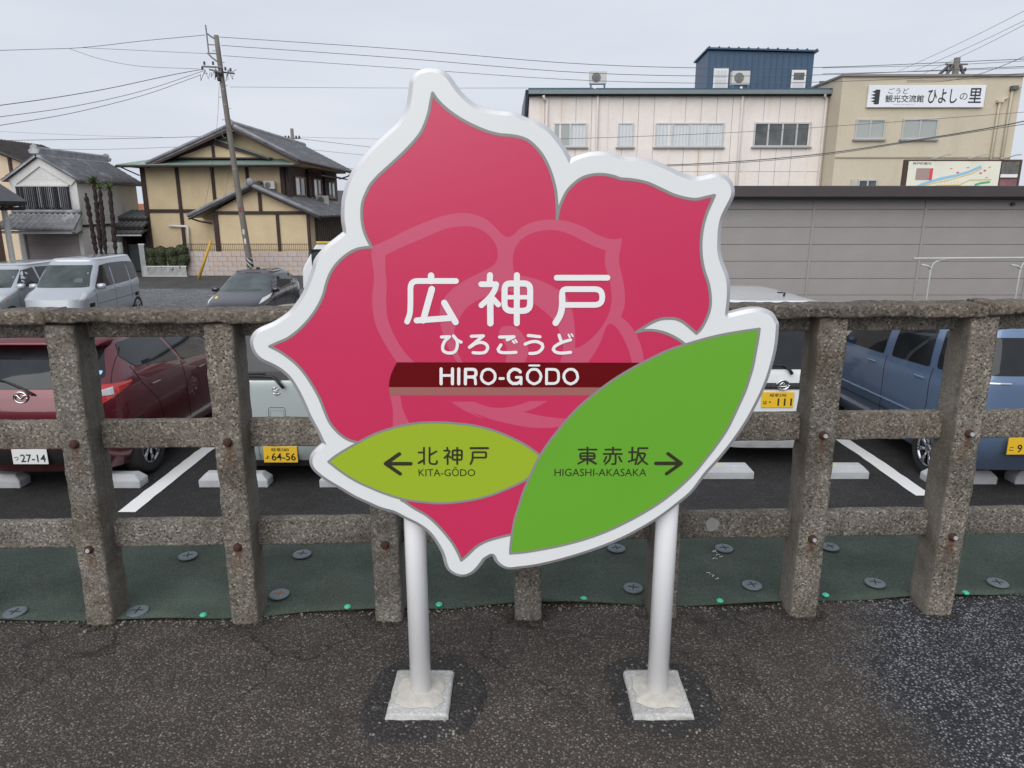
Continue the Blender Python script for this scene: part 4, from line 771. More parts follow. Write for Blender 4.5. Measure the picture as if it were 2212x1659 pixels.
# ---- dark red hatchback, tail towards the platform
def red_car():
    root = empty('hatchback_car', (-4.55, 8.24, LOT), 0, 'dark red hatchback with roof spoiler and plate 27-14, parked behind the fence at left', 'car')
    root.rotation_euler.x = -.012; P_ = paint('paint_wine', (.115, .006, .016), .25)
    c = Car([(.2, .78), (.35, .835), (.6, .848), (.85, .845), (1.0, .822), (1.12, .77), (1.35, .64), (1.42, .58)],
            [(.2, -1.82), (.34, -1.92), (.5, -1.945), (.8, -1.93), (1.0, -1.88), (1.1, -1.80), (1.25, -1.66), (1.36, -1.53), (1.43, -1.42)],
            [(.2, 1.86), (.35, 1.945), (.6, 1.93), (.75, 1.78), (.85, 1.35), (.93, 1.02), (1.1, .72), (1.3, .35), (1.43, .0)])
    zs = zlist(1.475); car_body(c, zs, P_, root, (-1.26, 1.23), .345)
    for y in (-1.26, 1.23):
        for sd in (-1, 1): wheel(root, sd * .735, y, .30, .185, 7, sd)
    side_panels(c, root, [[(-1.30, 1.13), (-1.42, 1.25), (-1.33, 1.37), (-.60, 1.385), (-.46, 1.025)], [(-.39, 1.01), (-.53, 1.385), (0, 1.36), (.74, .93)]],
                [[(-1.37, 1.14), (-1.32, .97), (-1.06, .72), (-.92, .36)], [(-.43, 1.01), (-.40, .6), (-.36, .34)], [(.82, .9), (.86, .6), (.72, .32)]])
    rw = surf_patch('rear_window', [(-.69, 1.10), (-.58, 1.345), (.58, 1.345), (.69, 1.10), (.36, 1.025), (-.36, 1.025)], lambda x, z: (x, c.end(x, z, False, .004), z), M_glass, root)
    surf_patch('rear_sticker', [(.555, 1.125), (.555, 1.16), (.65, 1.16), (.65, 1.125)], lambda x, z: (x, c.end(x, z, False, .008), z), M_sticker, rw, .02, .016)
    mb = MB(); N = 18; vs = []
    for i in range(N + 1):
        x = -.60 + 1.2 * i / N; k = 1 - abs(x / .62) ** 4
        vs += [(x, -1.26, 1.445 + .02 * k), (x, -1.60 - .07 * k, 1.400 + .022 * k), (x, -1.60 - .07 * k, 1.378 + .022 * k), (x, -1.38, 1.36)]
    mb.add(vs, [tuple(4*i + a for a in q) if 0 else (4*i+q[0], 4*i+q[1], 4*(i+1)+q[1], 4*(i+1)+q[0]) for i in range(N) for q in ((0, 1), (1, 2), (2, 3))] + [(0, 1, 2, 3), (4*N, 4*N+1, 4*N+2, 4*N+3)])
    mb.build('roof_spoiler', P_, root, True)
    rear_lamp(c, root, -10, -47, lambda t: 1.0 - .135 * t, lambda t: 1.03 + .015 * t, M_lens_red)
    rear_lamp(c, root, -31, -46, lambda t: .945 + 0 * t, lambda t: 1.015 - .015 * t, M_lens_clear, 'reversing_lamp', .013)
    seam('tailgate_gap', [(-.66, .62), (.66, .62)], lambda x, z: (x, c.end(x, z, False), z), .008, M_seam, root)
    seam('tailgate_gap', [(.655, 1.33), (.735, 1.03), (.66, .62)], lambda x, z: (x, c.end(x, z, False), z), .008, M_seam, root)
    mb = MB(); yw = lambda x, z: c.end(x, z, False, .022)
    mb.tube([(.12, yw(.12, .98), .98), (.0, yw(0, 1.04) - .004, 1.04), (-.18, yw(-.18, 1.095), 1.095), (-.45, yw(-.45, 1.13), 1.13)], .013, 8, r1=.007); mb.tube([(-.2, yw(-.2, 1.1), 1.097), (-.55, yw(-.55, 1.13), 1.137)], .010, 6); mb.build('rear_wiper', M_blk, root, True)
    ye = c.end(0, .95, False, .012); em = MB()
    em.tube([(.062 * math.cos(t), ye, .955 + .052 * math.sin(t)) for t in [2 * math.pi * k / 32 for k in range(33)]], .007, 8)
    em.tube([(-.055, ye, .97), (-.03, ye, .975), (0, ye, .938), (.03, ye, .975), (.055, ye, .97)], .006, 8); em.build('emblem', M_chrome, root, True)
    surf_patch('rear_bumper_insert', [(-.64, .30), (-.58, .455), (.58, .455), (.64, .30)], lambda x, z: (x, c.end(x, z, False, .006), z), M_blk, root)
    plate_no(root, c.end(.17, .46, False) - .02, .405, -1, '', 'つ', '27-14', M_pl_w, M_pl_g, .035)
    handles(c, root, [(-1.06, .905), (.02, .85)], P_); mirror(c, root, .68, .96, P_)
red_car()

# ---- pale silver kei car, tail towards the platform (mostly behind the sign)
def silver_kei():
    root = empty('kei_car', (-2.26, 8.30, LOT), 0, 'pale silver small car with yellow plate 64-56, half hidden behind the flower sign', 'car')
    P_ = paint('paint_pale_silver', (.50, .56, .56), .12)
    c = Car([(.2, .68), (.35, .728), (.7, .7375), (1.05, .725), (1.2, .70), (1.44, .60), (1.54, .54)],
            [(.2, -1.66), (.36, -1.725), (.55, -1.735), (1.08, -1.715), (1.3, -1.64), (1.55, -1.50), (1.62, -1.45)],
            [(.2, 1.62), (.4, 1.70), (.7, 1.66), (.85, 1.40), (.98, 1.0), (1.3, .66), (1.62, .2)])
    car_body(c, zlist(1.58), P_, root, (-1.16, 1.24), .315)
    for y in (-1.16, 1.24):
        for sd in (-1, 1): wheel(root, sd * .65, y, .272, .155, 8, sd)
    side_panels(c, root, [[(-1.45, 1.14), (-1.36, 1.41), (-.98, 1.44), (-1.0, 1.10)], [(-.92, 1.09), (-.90, 1.45), (-.14, 1.46), (-.12, 1.06)], [(-.04, 1.05), (-.06, 1.46), (.42, 1.42), (.86, 1.02)]], [[(-.96, 1.0), (-.94, .6), (-.80, .34)], [(-.08, .98), (-.08, .34)], [(.88, .96), (.84, .34)]])
    surf_patch('rear_window', [(-.64, 1.15), (-.55, 1.505), (.55, 1.505), (.64, 1.15), (.5, 1.12), (-.5, 1.12)], lambda x, z: (x, c.end(x, z, False, .004), z), M_glass, root)
    surf_patch('window_base_trim', [(-.58, 1.085), (-.58, 1.165), (.58, 1.165), (.58, 1.085)], lambda x, z: (x, c.end(x, z, False, .007), z), M_blk, root, .06, .01)
    mb = MB(); yw = lambda x, z: c.end(x, z, False, .03)
    mb.tube([(.085, yw(.07, 1.02), 1.015), (.03, yw(0, 1.08), 1.08), (-.02, yw(0, 1.12), 1.122), (-.14, yw(0, 1.12), 1.13), (-.45, yw(.4, 1.12), 1.122)], .016, 8, r1=.010)
    mb.tube([(-.10, yw(.1, 1.15), 1.147), (-.60, yw(.5, 1.15), 1.142)], .011, 6); mb.build('rear_wiper', M_blk, root, True)
    ye = c.end(0, .99, False, .008); em = MB()
    for a, b in (((-.034, .998), (.001, 1.020)), ((-.034, .994), (.030, .966)), ((-.022, .975), (.028, 1.000)), ((-.029, .962), (.006, .942)), ((.006, .942), (.038, .964))):
        em.tube([(a[0], ye, a[1]), (b[0], ye, b[1])], .0065, 6)
    em.build('emblem', M_chrome, root, True)
    fy = lambda x, z: (x, c.end(x, z, False), z)
    seam('handle_recess', [(-.085, .70), (-.085, .805), (-.07, .817), (.06, .817), (.075, .805), (.075, .70)], fy, .005, M_seam, root)
    seam('handle_recess', [(-.07, .70), (-.07, .785), (.06, .785), (.06, .70)], fy, .003, M_seam, root)
    seam('tailgate_gap', [(-.62, 1.08), (-.63, .66), (-.56, .60), (.56, .60), (.63, .66), (.62, 1.08)], fy, .007, M_seam, root)
    for x in (-.21, .17): seam('plate_recess', [(x, .47), (x, .285)], fy, .010, M_rim, root)
    rear_lamp(c, root, -33, -47, lambda t: .72 + 0 * t, lambda t: 1.06 - .02 * t, M_lens_red)
    plate_no(root, c.end(0, .37, False) - .016, .345, -1, '岐阜580', 'よ', '64-56', M_pl_y, M_pl_k)
    surf_patch('under_bumper', [(-.5, .20), (-.5, .27), (.5, .27), (.5, .20)], lambda x, z: (x, c.end(x, z, False, .005), z), M_under, root)
    handles(c, root, [(-.78, .86), (.12, .85)], P_); mirror(c, root, .75, 1.02, P_)
silver_kei()

# ---- white tall kei wagon, tail towards the platform, right of the sign
def white_wagon():
    root = empty('kei_wagon', (2.77, 8.74, LOT), 0, 'white tall small wagon with chrome tailgate strip, right of the flower sign', 'car')
    root.rotation_euler.x = -.012; P_ = paint('paint_white', (.74, .76, .76), 0)
    c = Car([(.2, .68), (.35, .73), (.8, .7375), (1.0, .73), (1.2, .70), (1.58, .60), (1.68, .52)],
            [(.2, -1.62), (.34, -1.69), (.6, -1.70), (1.0, -1.685), (1.4, -1.60), (1.72, -1.50)],
            [(.2, 1.62), (.4, 1.69), (.75, 1.66), (.92, 1.42), (1.02, 1.18), (1.4, .88), (1.72, .45)], 4.2, 11)
    car_body(c, zlist(1.72) + [], P_, root, (-1.18, 1.25), .315, crown=.05)
    for y in (-1.18, 1.25):
        for sd in (-1, 1): wheel(root, sd * .65, y, .275, .155, 6, sd)
    side_panels(c, root, [[(-1.45, 1.05), (-1.40, 1.55), (-.98, 1.58), (-1.0, 1.02)], [(-.92, 1.0), (-.90, 1.58), (-.10, 1.60), (-.08, .98)], [(0, .98), (-.02, 1.60), (.52, 1.56), (.98, .98)]], [[(-.96, 1.0), (-.96, .4)], [(-.04, .98), (-.04, .34)], [(1., .96), (.92, .34)]])
    surf_patch('rear_window', [(-.66, 1.06), (-.58, 1.56), (.58, 1.56), (.66, 1.06)], lambda x, z: (x, c.end(x, z, False, .004), z), M_glass, root)
    mb = MB(); yw = lambda x, z: c.end(x, z, False, .03)
    mb.tube([(.085, yw(.05, 1.02), 1.018), (.05, yw(.03, 1.06), 1.07), (.0, yw(0, 1.1), 1.105), (-.3, yw(.3, 1.1), 1.12), (-.5, yw(.4, 1.1), 1.125)], .017, 8, r1=.009); mb.build('rear_wiper', M_blk, root, True)
    surf_patch('chrome_strip', [(-.56, .885), (-.56, .925), (.56, .925), (.56, .885)], lambda x, z: (x, c.end(x, z, False, .018), z), M_chrome, root, .06, .008)
    surf_patch('garnish_shadow', [(-.55, .855), (-.55, .89), (.55, .89), (.55, .855)], lambda x, z: (x, c.end(x, z, False, .010), z), pm('chrome_shade', (.22, .22, .23), .2, .1, 10, metal=.9), root, .06, .004)  # shade below the chrome strip, put in as a darker strip
    ye = c.end(0, .9, False, .03); em = MB()
    em.tube([(.062 * math.cos(t), ye, .905 + .048 * math.sin(t)) for t in [2 * math.pi * k / 28 for k in range(29)]], .006, 8)
    em.tube([(-.04, ye, .885), (-.005, ye, .93), (.01, ye, .925), (-.005, ye, .895), (.042, ye, .905), (.03, ye, .892), (-.04, ye, .885)], .0055, 6)
    em.add([(.058 * math.cos(t), ye + .008, .905 + .045 * math.sin(t)) for t in [2 * math.pi * k / 28 for k in range(28)]], [tuple(range(28))]); em.build('emblem', M_chrome, root, True)
    plate_no(root, c.end(0, .75, False) - .014, .745, -1, '岐阜598', 'は', '· 111', M_pl_y, M_pl_k, -.04)
    fy = lambda x, z: (x, c.end(x, z, False), z)
    seam('bumper_gap', [(-.69, .585), (.69, .585)], fy, .008, M_seam, root); seam('tailgate_gap', [(-.64, 1.05), (-.63, .585)], fy, .007, M_seam, root); seam('tailgate_gap', [(.64, 1.05), (.63, .585)], fy, .007, M_seam, root)
    rear_lamp(c, root, -31, -45, lambda t: .62 + 0 * t, lambda t: 1.04 - .0 * t, M_lens_red)
    rear_lamp(c, root, -20, -41, lambda t: .40 + 0 * t, lambda t: .425 + 0 * t, M_lens_clear, 'bumper_reflector')
    mb = MB().tube([(.20, -1.0, 1.735), (.20, -1.02, 1.77)], .012, 6).tube([(.18, -1.02, 1.772), (.10, -1.08, 1.782)], .008, 6); mb.build('roof_aerial', M_blk, root)
    handles(c, root, [(-.78, .90), (.14, .90)], P_)
white_wagon()

# ---- blue boxy kei car at the right edge
def blue_car():
    root = empty('kei_car', (4.95, 7.98, LOT), 0, 'slate blue boxy small car at the right edge, behind the last fence posts', 'car')
    root.rotation_euler.x = -.028; P_ = paint('paint_slate_blue', (.125, .19, .31), .15)
    c = Car([(.2, .66), (.35, .72), (.5, .735), (.95, .7375), (1.07, .715), (1.2, .695), (1.48, .63), (1.54, .58)],
            [(.2, -1.58), (.36, -1.66), (.5, -1.70), (.72, -1.685), (1.08, -1.66), (1.3, -1.60), (1.62, -1.47)],
            [(.2, 1.62), (.4, 1.69), (.7, 1.67), (.95, 1.58), (1.06, 1.15), (1.3, .92), (1.62, .45)], 5., 13)
    car_body(c, zlist(1.585), P_, root, (-1.15, 1.21), .315)
    for y in (-1.15, 1.21):
        for sd in (-1, 1): wheel(root, sd * .665, y, .275, .160, 7, sd)
    side_panels(c, root, [[(-1.42, 1.11), (-1.36, 1.47), (-1.06, 1.48), (-1.10, 1.10)], [(-.98, 1.09), (-.92, 1.49), (-.27, 1.50), (-.25, 1.075)], [(-.08, 1.07), (-.10, 1.50), (.50, 1.47), (.95, 1.065)]], [[(-1.04, 1.09), (-1.04, .70), (-.84, .40)], [(-.16, 1.07), (-.15, .36)], [(1.0, 1.04), (.95, .34)]])
    for sd in (-1, 1):
        for z, w in ((.585, .022), (.48, .014)): seam('side_strip', [(-.95, z), (1.0, z)], lambda y, zz, sd=sd: (sd * c.side(y, zz, .002), y, zz), w, paint('paint_strip_blue', (.20, .28, .42), .1) if z > .52 else M_blk, root)
    surf_patch('rear_window', [(-.62, 1.13), (-.56, 1.47), (.56, 1.47), (.62, 1.13)], lambda x, z: (x, c.end(x, z, False, .004), z), M_glass, root)
    seam('tailgate_strip', [(-.55, 1.06), (-.35, 1.06)], lambda x, z: (x, c.end(x, z, False, .004), z), .018, M_chrome, root)
    seam('tailgate_gap', [(-.64, 1.10), (-.63, .60), (.63, .60), (.64, 1.10)], lambda x, z: (x, c.end(x, z, False), z), .008, M_seam, root)
    rear_lamp(c, root, -33, -46, lambda t: .66 + 0 * t, lambda t: 1.06 - .0 * t, M_lens_red)
    plate_no(root, c.end(.3, .5, False) - .05, .49, -1, '', 'こ', '9', M_pl_y, M_pl_k, -.19)
    handles(c, root, [(-.86, .965), (.12, .955)], P_); mirror(c, root, .95, 1.1, P_)
blue_car()

# ---- cars on the far side, noses towards the platform
def facing_car(name, label, loc, rz, col, W, T, N, h, wheels, wr, wins, seams_, wind, lamps, handle, mir, mirz, dark_pillar=None, flake=.15, pq=(3.6, 10), scale=1):
    root = empty(name, loc, math.pi + rz, label, 'car'); root.scale = (scale,) * 3
    P_ = paint('paint_' + name + str(round(loc[0])), col, flake); c = Car(W, T, N, *pq); car_body(c, zlist(h), P_, root, wheels, wr)
    for y in wheels:
        for sd in (-1, 1): wheel(root, sd * (max(w for _, w in W) - .09), y, wr - .04, .16, 6, sd)
    side_panels(c, root, wins, seams_)
    ws = surf_patch('windscreen', wind, lambda x, z: (x, c.end(x, z, True, .004), z), M_glassl, root, .05)
    fy = lambda x, z: (x, c.end(x, z, True, .012), z)
    zb = wind[0][1]
    for sx in (-.05, .42): seam('wiper', [(sx, zb + .02), (sx - .45, zb + .045)], fy, .018, M_blk, root)
    rear_lamp(c, root, lamps[0], lamps[1], lamps[2], lamps[3], M_lens_clear, 'headlamp', .010)
    handles(c, root, handle, P_ if flake < .3 else M_chrome); mirror(c, root, mir, mirz, P_)
    return root, c, P_
van, vc, vp = facing_car('minivan', 'silver boxy tall small van facing the platform, left of the house', (-11.02, 18.42, FAR), .06, (.40, .425, .46),
    [(.2, .66), (.35, .72), (.85, .7375), (1.0, .72), (1.2, .69), (1.5, .63), (1.62, .57)], [(.2, -1.62), (.35, -1.68), (.9, -1.69), (1.3, -1.62), (1.62, -1.50)], [(.2, 1.62), (.4, 1.70), (.78, 1.66), (.92, 1.45), (1.0, 1.15), (1.3, .88), (1.62, .50)], 1.68, (-1.2, 1.22), .31,
    [[(-1.46, 1.05), (-1.40, 1.46), (-.92, 1.51), (-.94, 1.0)], [(-.88, 1.0), (-.88, 1.51), (-.06, 1.53), (-.04, .98)], [(.02, .98), (.0, 1.53), (.42, 1.50), (.94, .98)]], [[(-.02, .97), (-.02, .34)], [(.98, .95), (.92, .34)], [(-.91, .97), (-.91, .5)]],
    [(-.63, .99), (.63, .99), (.54, 1.52), (-.54, 1.52)], (27, 46, lambda t: .77 + .0 * t, lambda t: .90 + .02 * t), [(-.22, .88), (.14, .88)], .82, 1.02, pq=(4.2, 11))
seam('body_crease', [(-1.5, .62), (.9, .60)], lambda y, z: (-vc.side(y, z, .001), y, z), .01, M_seam, van)
rear_lamp(vc, van, -28, -40, lambda t: .8 + 0 * t, lambda t: 1.0 + 0 * t, M_lens_red)
dk, dc, dp = facing_car('hatchback_car', 'dark purple-grey hatchback facing the platform in front of the block wall', (-6.76, 18.72, FAR), 0, (.018, .016, .026),
    [(.2, .74), (.35, .80), (.75, .815), (.92, .79), (1.05, .73), (1.25, .62), (1.36, .54)], [(.2, -1.84), (.4, -1.95), (.85, -1.93), (1.05, -1.80), (1.3, -1.35), (1.38, -1.05)], [(.2, 1.86), (.4, 1.95), (.62, 1.88), (.74, 1.62), (.86, 1.22), (.95, .92), (1.15, .50), (1.36, .02)], 1.42, (-1.24, 1.28), .335,
    [[(-1.42, 1.10), (-1.22, 1.24), (-1.0, 1.26), (-1.04, 1.02)], [(-.96, 1.0), (-.90, 1.28), (-.24, 1.31), (-.20, .96)], [(-.14, .955), (-.18, 1.31), (.22, 1.25), (.78, .93)]], [[(-.98, .98), (-1.0, .7), (-.85, .4)], [(-.17, .95), (-.2, .34)], [(.80, .90), (.82, .34)]],
    [(-.66, .93), (.66, .93), (.52, 1.29), (-.52, 1.29)], (20, 47, lambda t: .80 - .12 * t, lambda t: .90 - .10 * t), [(-.72, .86), (.24, .84)], .70, .96, flake=.35, scale=.93)
surf_patch('bonnet_badge', [(.52, .79), (.52, .83), (.60, .84), (.60, .80)], lambda x, z: (x, dc.end(x, z, True, .012), z), M_pl_y, dk, .03, .005)
Q((-.05, -.42, 1.425), (.05, -.36, 1.47), .01).build('roof_aerial', M_blk, dk)
lf, lc, lp = facing_car('hatchback_car', 'light silver hatchback cut off by the left edge, beside the van', (-13.12, 18.6, FAR), .03, (.42, .44, .47),
    [(.2, .76), (.35, .82), (.8, .84), (.95, .82), (1.15, .74), (1.45, .62)], [(.2, -1.84), (.4, -1.92), (.9, -1.90), (1.45, -1.5)], [(.2, 1.84), (.4, 1.92), (.72, 1.86), (.86, 1.5), (.96, 1.1), (1.2, .72), (1.45, .3)], 1.52, (-1.24, 1.28), .335,
    [[(-1.3, 1.05), (-1.2, 1.35), (-.9, 1.38), (-.92, 1.0)], [(-.84, .99), (-.84, 1.38), (-.12, 1.41), (-.08, .97)], [(-.02, .965), (-.04, 1.41), (.36, 1.36), (.92, .96)]], [[(-.06, .95), (-.06, .34)], [(.96, .92), (.92, .34)]],
    [(-.68, .97), (.68, .97), (.56, 1.38), (-.56, 1.38)], (26, 46, lambda t: .68 - .02 * t, lambda t: .82 + .0 * t), [(-.6, .88), (.3, .86)], .84, 1.0)
rear_lamp(lc, lf, 12, 16, lambda t: .70 + 0 * t, lambda t: .73 + 0 * t, M_lens_amb, 'side_repeater')
# ---- white kei truck, only its cab corner shows at the sign's edge
def kei_truck():
    root = empty('kei_truck', (-7.0, 23.6, FAR), R(90), 'white small truck with a yellow roof edge, peeking out left of the sign', 'truck')
    P_ = paint('paint_truck_white', (.72, .73, .73), 0)
    prof = [(-.70, .35), (-.70, 1.30), (-.64, 1.72), (-.50, 1.80), (.12, 1.80), (.22, 1.76), (.62, 1.12), (.70, .95), (.72, .35)]
    mb = MB().prism([(-.70, y - 1.0, z) for y, z in prof], None, (1.4, 0, 0)); mb.build('cab', P_, root, bevel=.04, smooth=False)
    Q((-.60, -1.71, 1.26), (.60, -1.695, 1.66), .006).build('rear_window', M_glass, root)
    for s in (-1, 1): Q((s * .705 - .006, -1.38, 1.10), (s * .705 + .006, -.62, 1.62), .004).build('side_window', M_glass, root)
    Q((-.74, -1.66, 1.79), (-.60, -.80, 1.86), .012).build('roof_edge_bar', pm('truck_yellow', (.65, .42, .04), .5, .2), root)
    Q((-.70, -3.35, .66), (.70, -1.76, .72), .01).build('load_bed', P_, root)
    for a, b in (((-.70, -3.35, .725), (-.67, -1.78, 1.0)), ((.67, -3.35, .725), (.70, -1.78, 1.0)), ((-.665, -3.35, .725), (.665, -3.32, 1.0))): Q(a, b, .008).build('drop_side', P_, root)
    for y in (-.85, -2.75):
        for s in (-1, 1): wheel(root, s * .62, y, .26, .14, 5, s)
kei_truck()
# ================================================================= BUILDINGS
M_plaster = pm('ochre_plaster', (.68, .545, .345), .9, .16, 1.4, .15, 40, streak=((.44, .345, .22), (2.2, 2.2, .35), .4))
M_timber = pm('dark_timber', (.052, .030, .026), .75, .3, 5); M_tile = pm('grey_roof_tile', (.33, .335, .355), .55, .45, 2.6, .3, 30, streak=((.50, .51, .54), (1.5, 1.5, 1.5), .8))
M_tiledk = pm('dark_roof_tile', (.060, .062, .068), .5, .35, 2.5); M_copper = pm('green_copper', (.22, .31, .27), .6, .2, 2.5, streak=((.30, .36, .32), (3, .6, 1), .6))
M_plw = pm('white_plaster', (.74, .73, .71), .92, .22, 1.1, .1, 30, streak=((.25, .24, .23), (1.2, 1.2, .5), .5)); M_blkw = pm('black_slat', (.016, .016, .020), .6, .2, 10)
M_woodr = pm('red_brown_board', (.085, .030, .026), .7, .3, 6); M_woodl = pm('window_wood', (.26, .155, .085), .6, .2, 8); M_alu = pm('aluminium', (.55, .55, .55), .4, .1, 8, metal=.4)
def curtain_mat():
    m, nt, b = new_mat('curtained_glass'); v = obcoord(nt, (1, 1, 1)); w = node(nt, 'ShaderNodeTexWave', wave_type='BANDS', bands_direction='X'); w.inputs['Scale'].default_value = 2.6; w.inputs['Distortion'].default_value = 2.5; w.inputs['Detail'].default_value = 2
    nt.links.new(v, w.inputs['Vector']); nt.links.new(ramp(nt, w.outputs['Fac'], [(.1, (.50, .53, .54)), (.6, (.60, .62, .63))]), b.inputs['Base Color']); b.inputs['Roughness'].default_value = .12; return m
M_curt = curtain_mat(); M_darkg = glass('dark_window_glass', (.10, .105, .11), .05); M_gsh = pm('grey_blind_glass', (.37, .40, .375), .12, .06, .6); M_white_p = pm('white_metal_paint', (.72, .72, .71), .5, .12, 5)
M_ac = pm('ac_casing', (.60, .59, .55), .55, .12, 8); M_acd = pm('ac_grille', (.13, .13, .13), .7, .2, 10)
def tile_slope(name, eave0, eave1, ridge1, ridge0, pitch, m, parent, course=.26, amp=.05, th=.09):
    """tiled slope: round ribs running up it, stepped courses across, closed lower edge"""
    e0, e1, r1, r0 = map(Vector, (eave0, eave1, ridge1, ridge0)); nr = max(2, int((e1 - e0).length / pitch)); nc = max(2, int(((r0 - e0).length) / course))
    nrm = (e1 - e0).cross(r0 - e0).normalized(); nrm = nrm if nrm.z > 0 else -nrm; S_n = 6; nu = nr * S_n; vs = []; fs = []
    rows = []
    for j in range(nc):
        for k in (0, 1): rows.append(((j + k * .999) / nc, .022 * (1 - k)))
    for v, lift in rows:
        a, b = e0 + (r0 - e0) * v, e1 + (r1 - e1) * v
        for i in range(nu + 1):
            u = i / nu; ph = (i % S_n) / S_n; h = amp * max(0, math.sin(ph * math.pi * 2)) * 1.3 - amp * .25 * max(0, -math.sin(ph * math.pi * 2))
            vs.append(a + (b - a) * u + nrm * (h + lift))
    w = nu + 1
    for j in range(len(rows) - 1):
        for i in range(nu): fs.append((j*w + i, j*w + i + 1, (j+1)*w + i + 1, (j+1)*w + i))
    b0 = len(vs)
    for i in range(w): vs.append(e0 + (e1 - e0) * (i / nu) - nrm * th)
    for i in range(nu): fs.append((b0 + i, b0 + i + 1, i + 1, i))
    n0 = len(vs); vs += [r0 - nrm * th, r1 - nrm * th]; fs += [(b0, n0, n0 + 1, b0 + w - 1)]
    fs += [tuple([b0] + [j * w for j in range(len(rows))] + [n0]), tuple([b0 + w - 1] + [j * w + nu for j in range(len(rows))] + [n0 + 1])]
    return tag(MB().add(vs, fs).build(name, m, parent, True, fix=False), kind='stuff')
def window(parent, x0, x1, z0, z1, y, n, gm, fm=None, sill=True, fw=.05, mull=None):
    """sliding window in a wall facing -Y: frame, separate panes and a sill"""
    fm = fm or M_alu; w = empty('window', (0, 0, 0)); w.parent = parent; mb = MB()
    for a, b in (((x0, y - .05, z0), (x1, y + .02, z0 + fw)), ((x0, y - .05, z1 - fw), (x1, y + .02, z1)), ((x0, y - .048, z0 + fw), (x0 + fw, y + .02, z1 - fw)), ((x1 - fw, y - .048, z0 + fw), (x1, y + .02, z1 - fw))): mb.box(a, b)
    for k in range(1, n):
        x = x0 + (x1 - x0) * k / n; mb.box((x - .028, y - .046, z0 + fw), (x + .028, y + .02, z1 - fw))
    mb.build('frame', fm, w)
    for k in range(n):
        a, b = x0 + (x1 - x0) * k / n, x0 + (x1 - x0) * (k + 1) / n; yy = y - (.012 if k % 2 else .024)
        Q((a + .028, yy, z0 + fw), (b - .028, yy + .006, z1 - fw)).build('pane', gm[k % len(gm)] if isinstance(gm, list) else gm, w)
    if sill: Q((x0 - .06, y - .10, z0 - .05), (x1 + .06, y + .01, z0 - .003)).build('sill', pm('sill_grey', (.34, .33, .31), .7, .2), w)
    return w
def ac_unit(loc, label, s=1., rz=0, stand=.2):
    o = empty('air_conditioner', loc, rz, label, 'air conditioner', 'outdoor air conditioning units'); o.scale = (s,) * 3
    Q((-.39, -.15, stand), (.39, .15, stand + .56), .015).build('casing', M_ac, o)
    MB().lathe([(.21, 0), (.21, -.012), (.19, -.018), (.03, -.02)], 28, Matrix.Translation((-.09, -.15, stand + .28)) @ Matrix.Rotation(R(-90), 4, 'X')).build('fan_grille', M_acd, o)
    mb = MB()
    for k in range(5):
        mb.tube([(-.09 + (.05 + .035 * k) * math.cos(t), -.176, stand + .28 + (.05 + .035 * k) * math.sin(t)) for t in [2 * math.pi * q / 24 for q in range(25)]], .004, 4)
    mb.build('grille_rings', M_ac, o)
    for x in (-.32, .32): Q((x - .025, -.16, 0), (x + .025, .16, stand), .004).build('foot', pm('ac_stand_blue', (.10, .16, .26), .5, .2), o)
    return o
# ---------------------------------------------------------------- half timbered house
G = FAR
house = empty('timbered_house', (-13, 33.5, G), 0, 'two-storey ochre plaster house with dark timbers and grey tiled gables', 'house')
def H_(o): o.location = o.location - Vector((-13, 33.5, G)); return o
H_(MB().box((-16.74, 33.5, G), (-10.33, 43.4, 3.30)).build('wall', M_plaster, house))
gab = MB().prism([(-15.7, 33.5, 3.302), (-9.75, 33.5, 3.302), (-9.75, 33.5, 3.62), (-12.17, 33.5, 4.72), (-15.7, 33.5, 3.40)], None, (0, 9.9, 0)); H_(gab.build('gable_wall', M_plaster, house))
for x, z0, z1, w in ((-16.72, G, 3.2, .20), (-15.16, G, 3.2, .15), (-13.56, G, 3.2, .14), (-11.99, G, 3.2, .14), (-10.40, G, 3.25, .20)):
    H_(Q((x - w / 2, 33.44, z0), (x + w / 2, 33.53, z1), .006).build('timber_post', M_timber, house))
for a, b in ((-16.62, -15.24), (-15.08, -13.63), (-13.49, -12.06)): H_(Q((a, 33.446, 1.17), (b, 33.53, 1.32), .006).build('timber_beam', M_timber, house))
tile_slope('main_roof_right', (-9.35, 32.55, 3.42), (-9.35, 43.6, 3.42), (-12.17, 43.6, 4.86), (-12.17, 32.55, 4.86), .28, M_tile, None).parent = house
tile_slope('main_roof_left', (-16.0, 43.6, 3.26), (-16.0, 32.55, 3.26), (-12.17, 32.55, 4.86), (-12.17, 43.6, 4.86), .28, M_tile, None).parent = house
for o in [o for o in bpy.data.objects if o.name.startswith('main_roof')]: H_(o)
mb = MB(); mb.tube([(-12.17, 32.5, 4.93), (-12.17, 43.7, 4.93)], .13, 10); mb.lathe([(.13, 0), (.15, .05), (.11, .09)], 16, Matrix.Translation((-12.17, 32.52, 4.95)) @ Matrix.Rotation(R(90), 4, 'X')); H_(mb.build('roof_ridge', M_tile, house, True))
for sx, ex, ez in ((-12.17, -9.32, 3.40), (-12.17, -16.05, 3.22)):   # bargeboards under the front verges
    mb = MB(); mb.tube([(sx, 32.60, 4.70), (ex, 32.60, ez - .12)], .07, 4); H_(mb.build('bargeboard', M_timber, house)); mb = MB(); mb.tube([(sx, 32.55, 4.90), (ex, 32.55, ez + .06)], .075, 8); H_(mb.build('verge_tiles', M_tile, house, True))
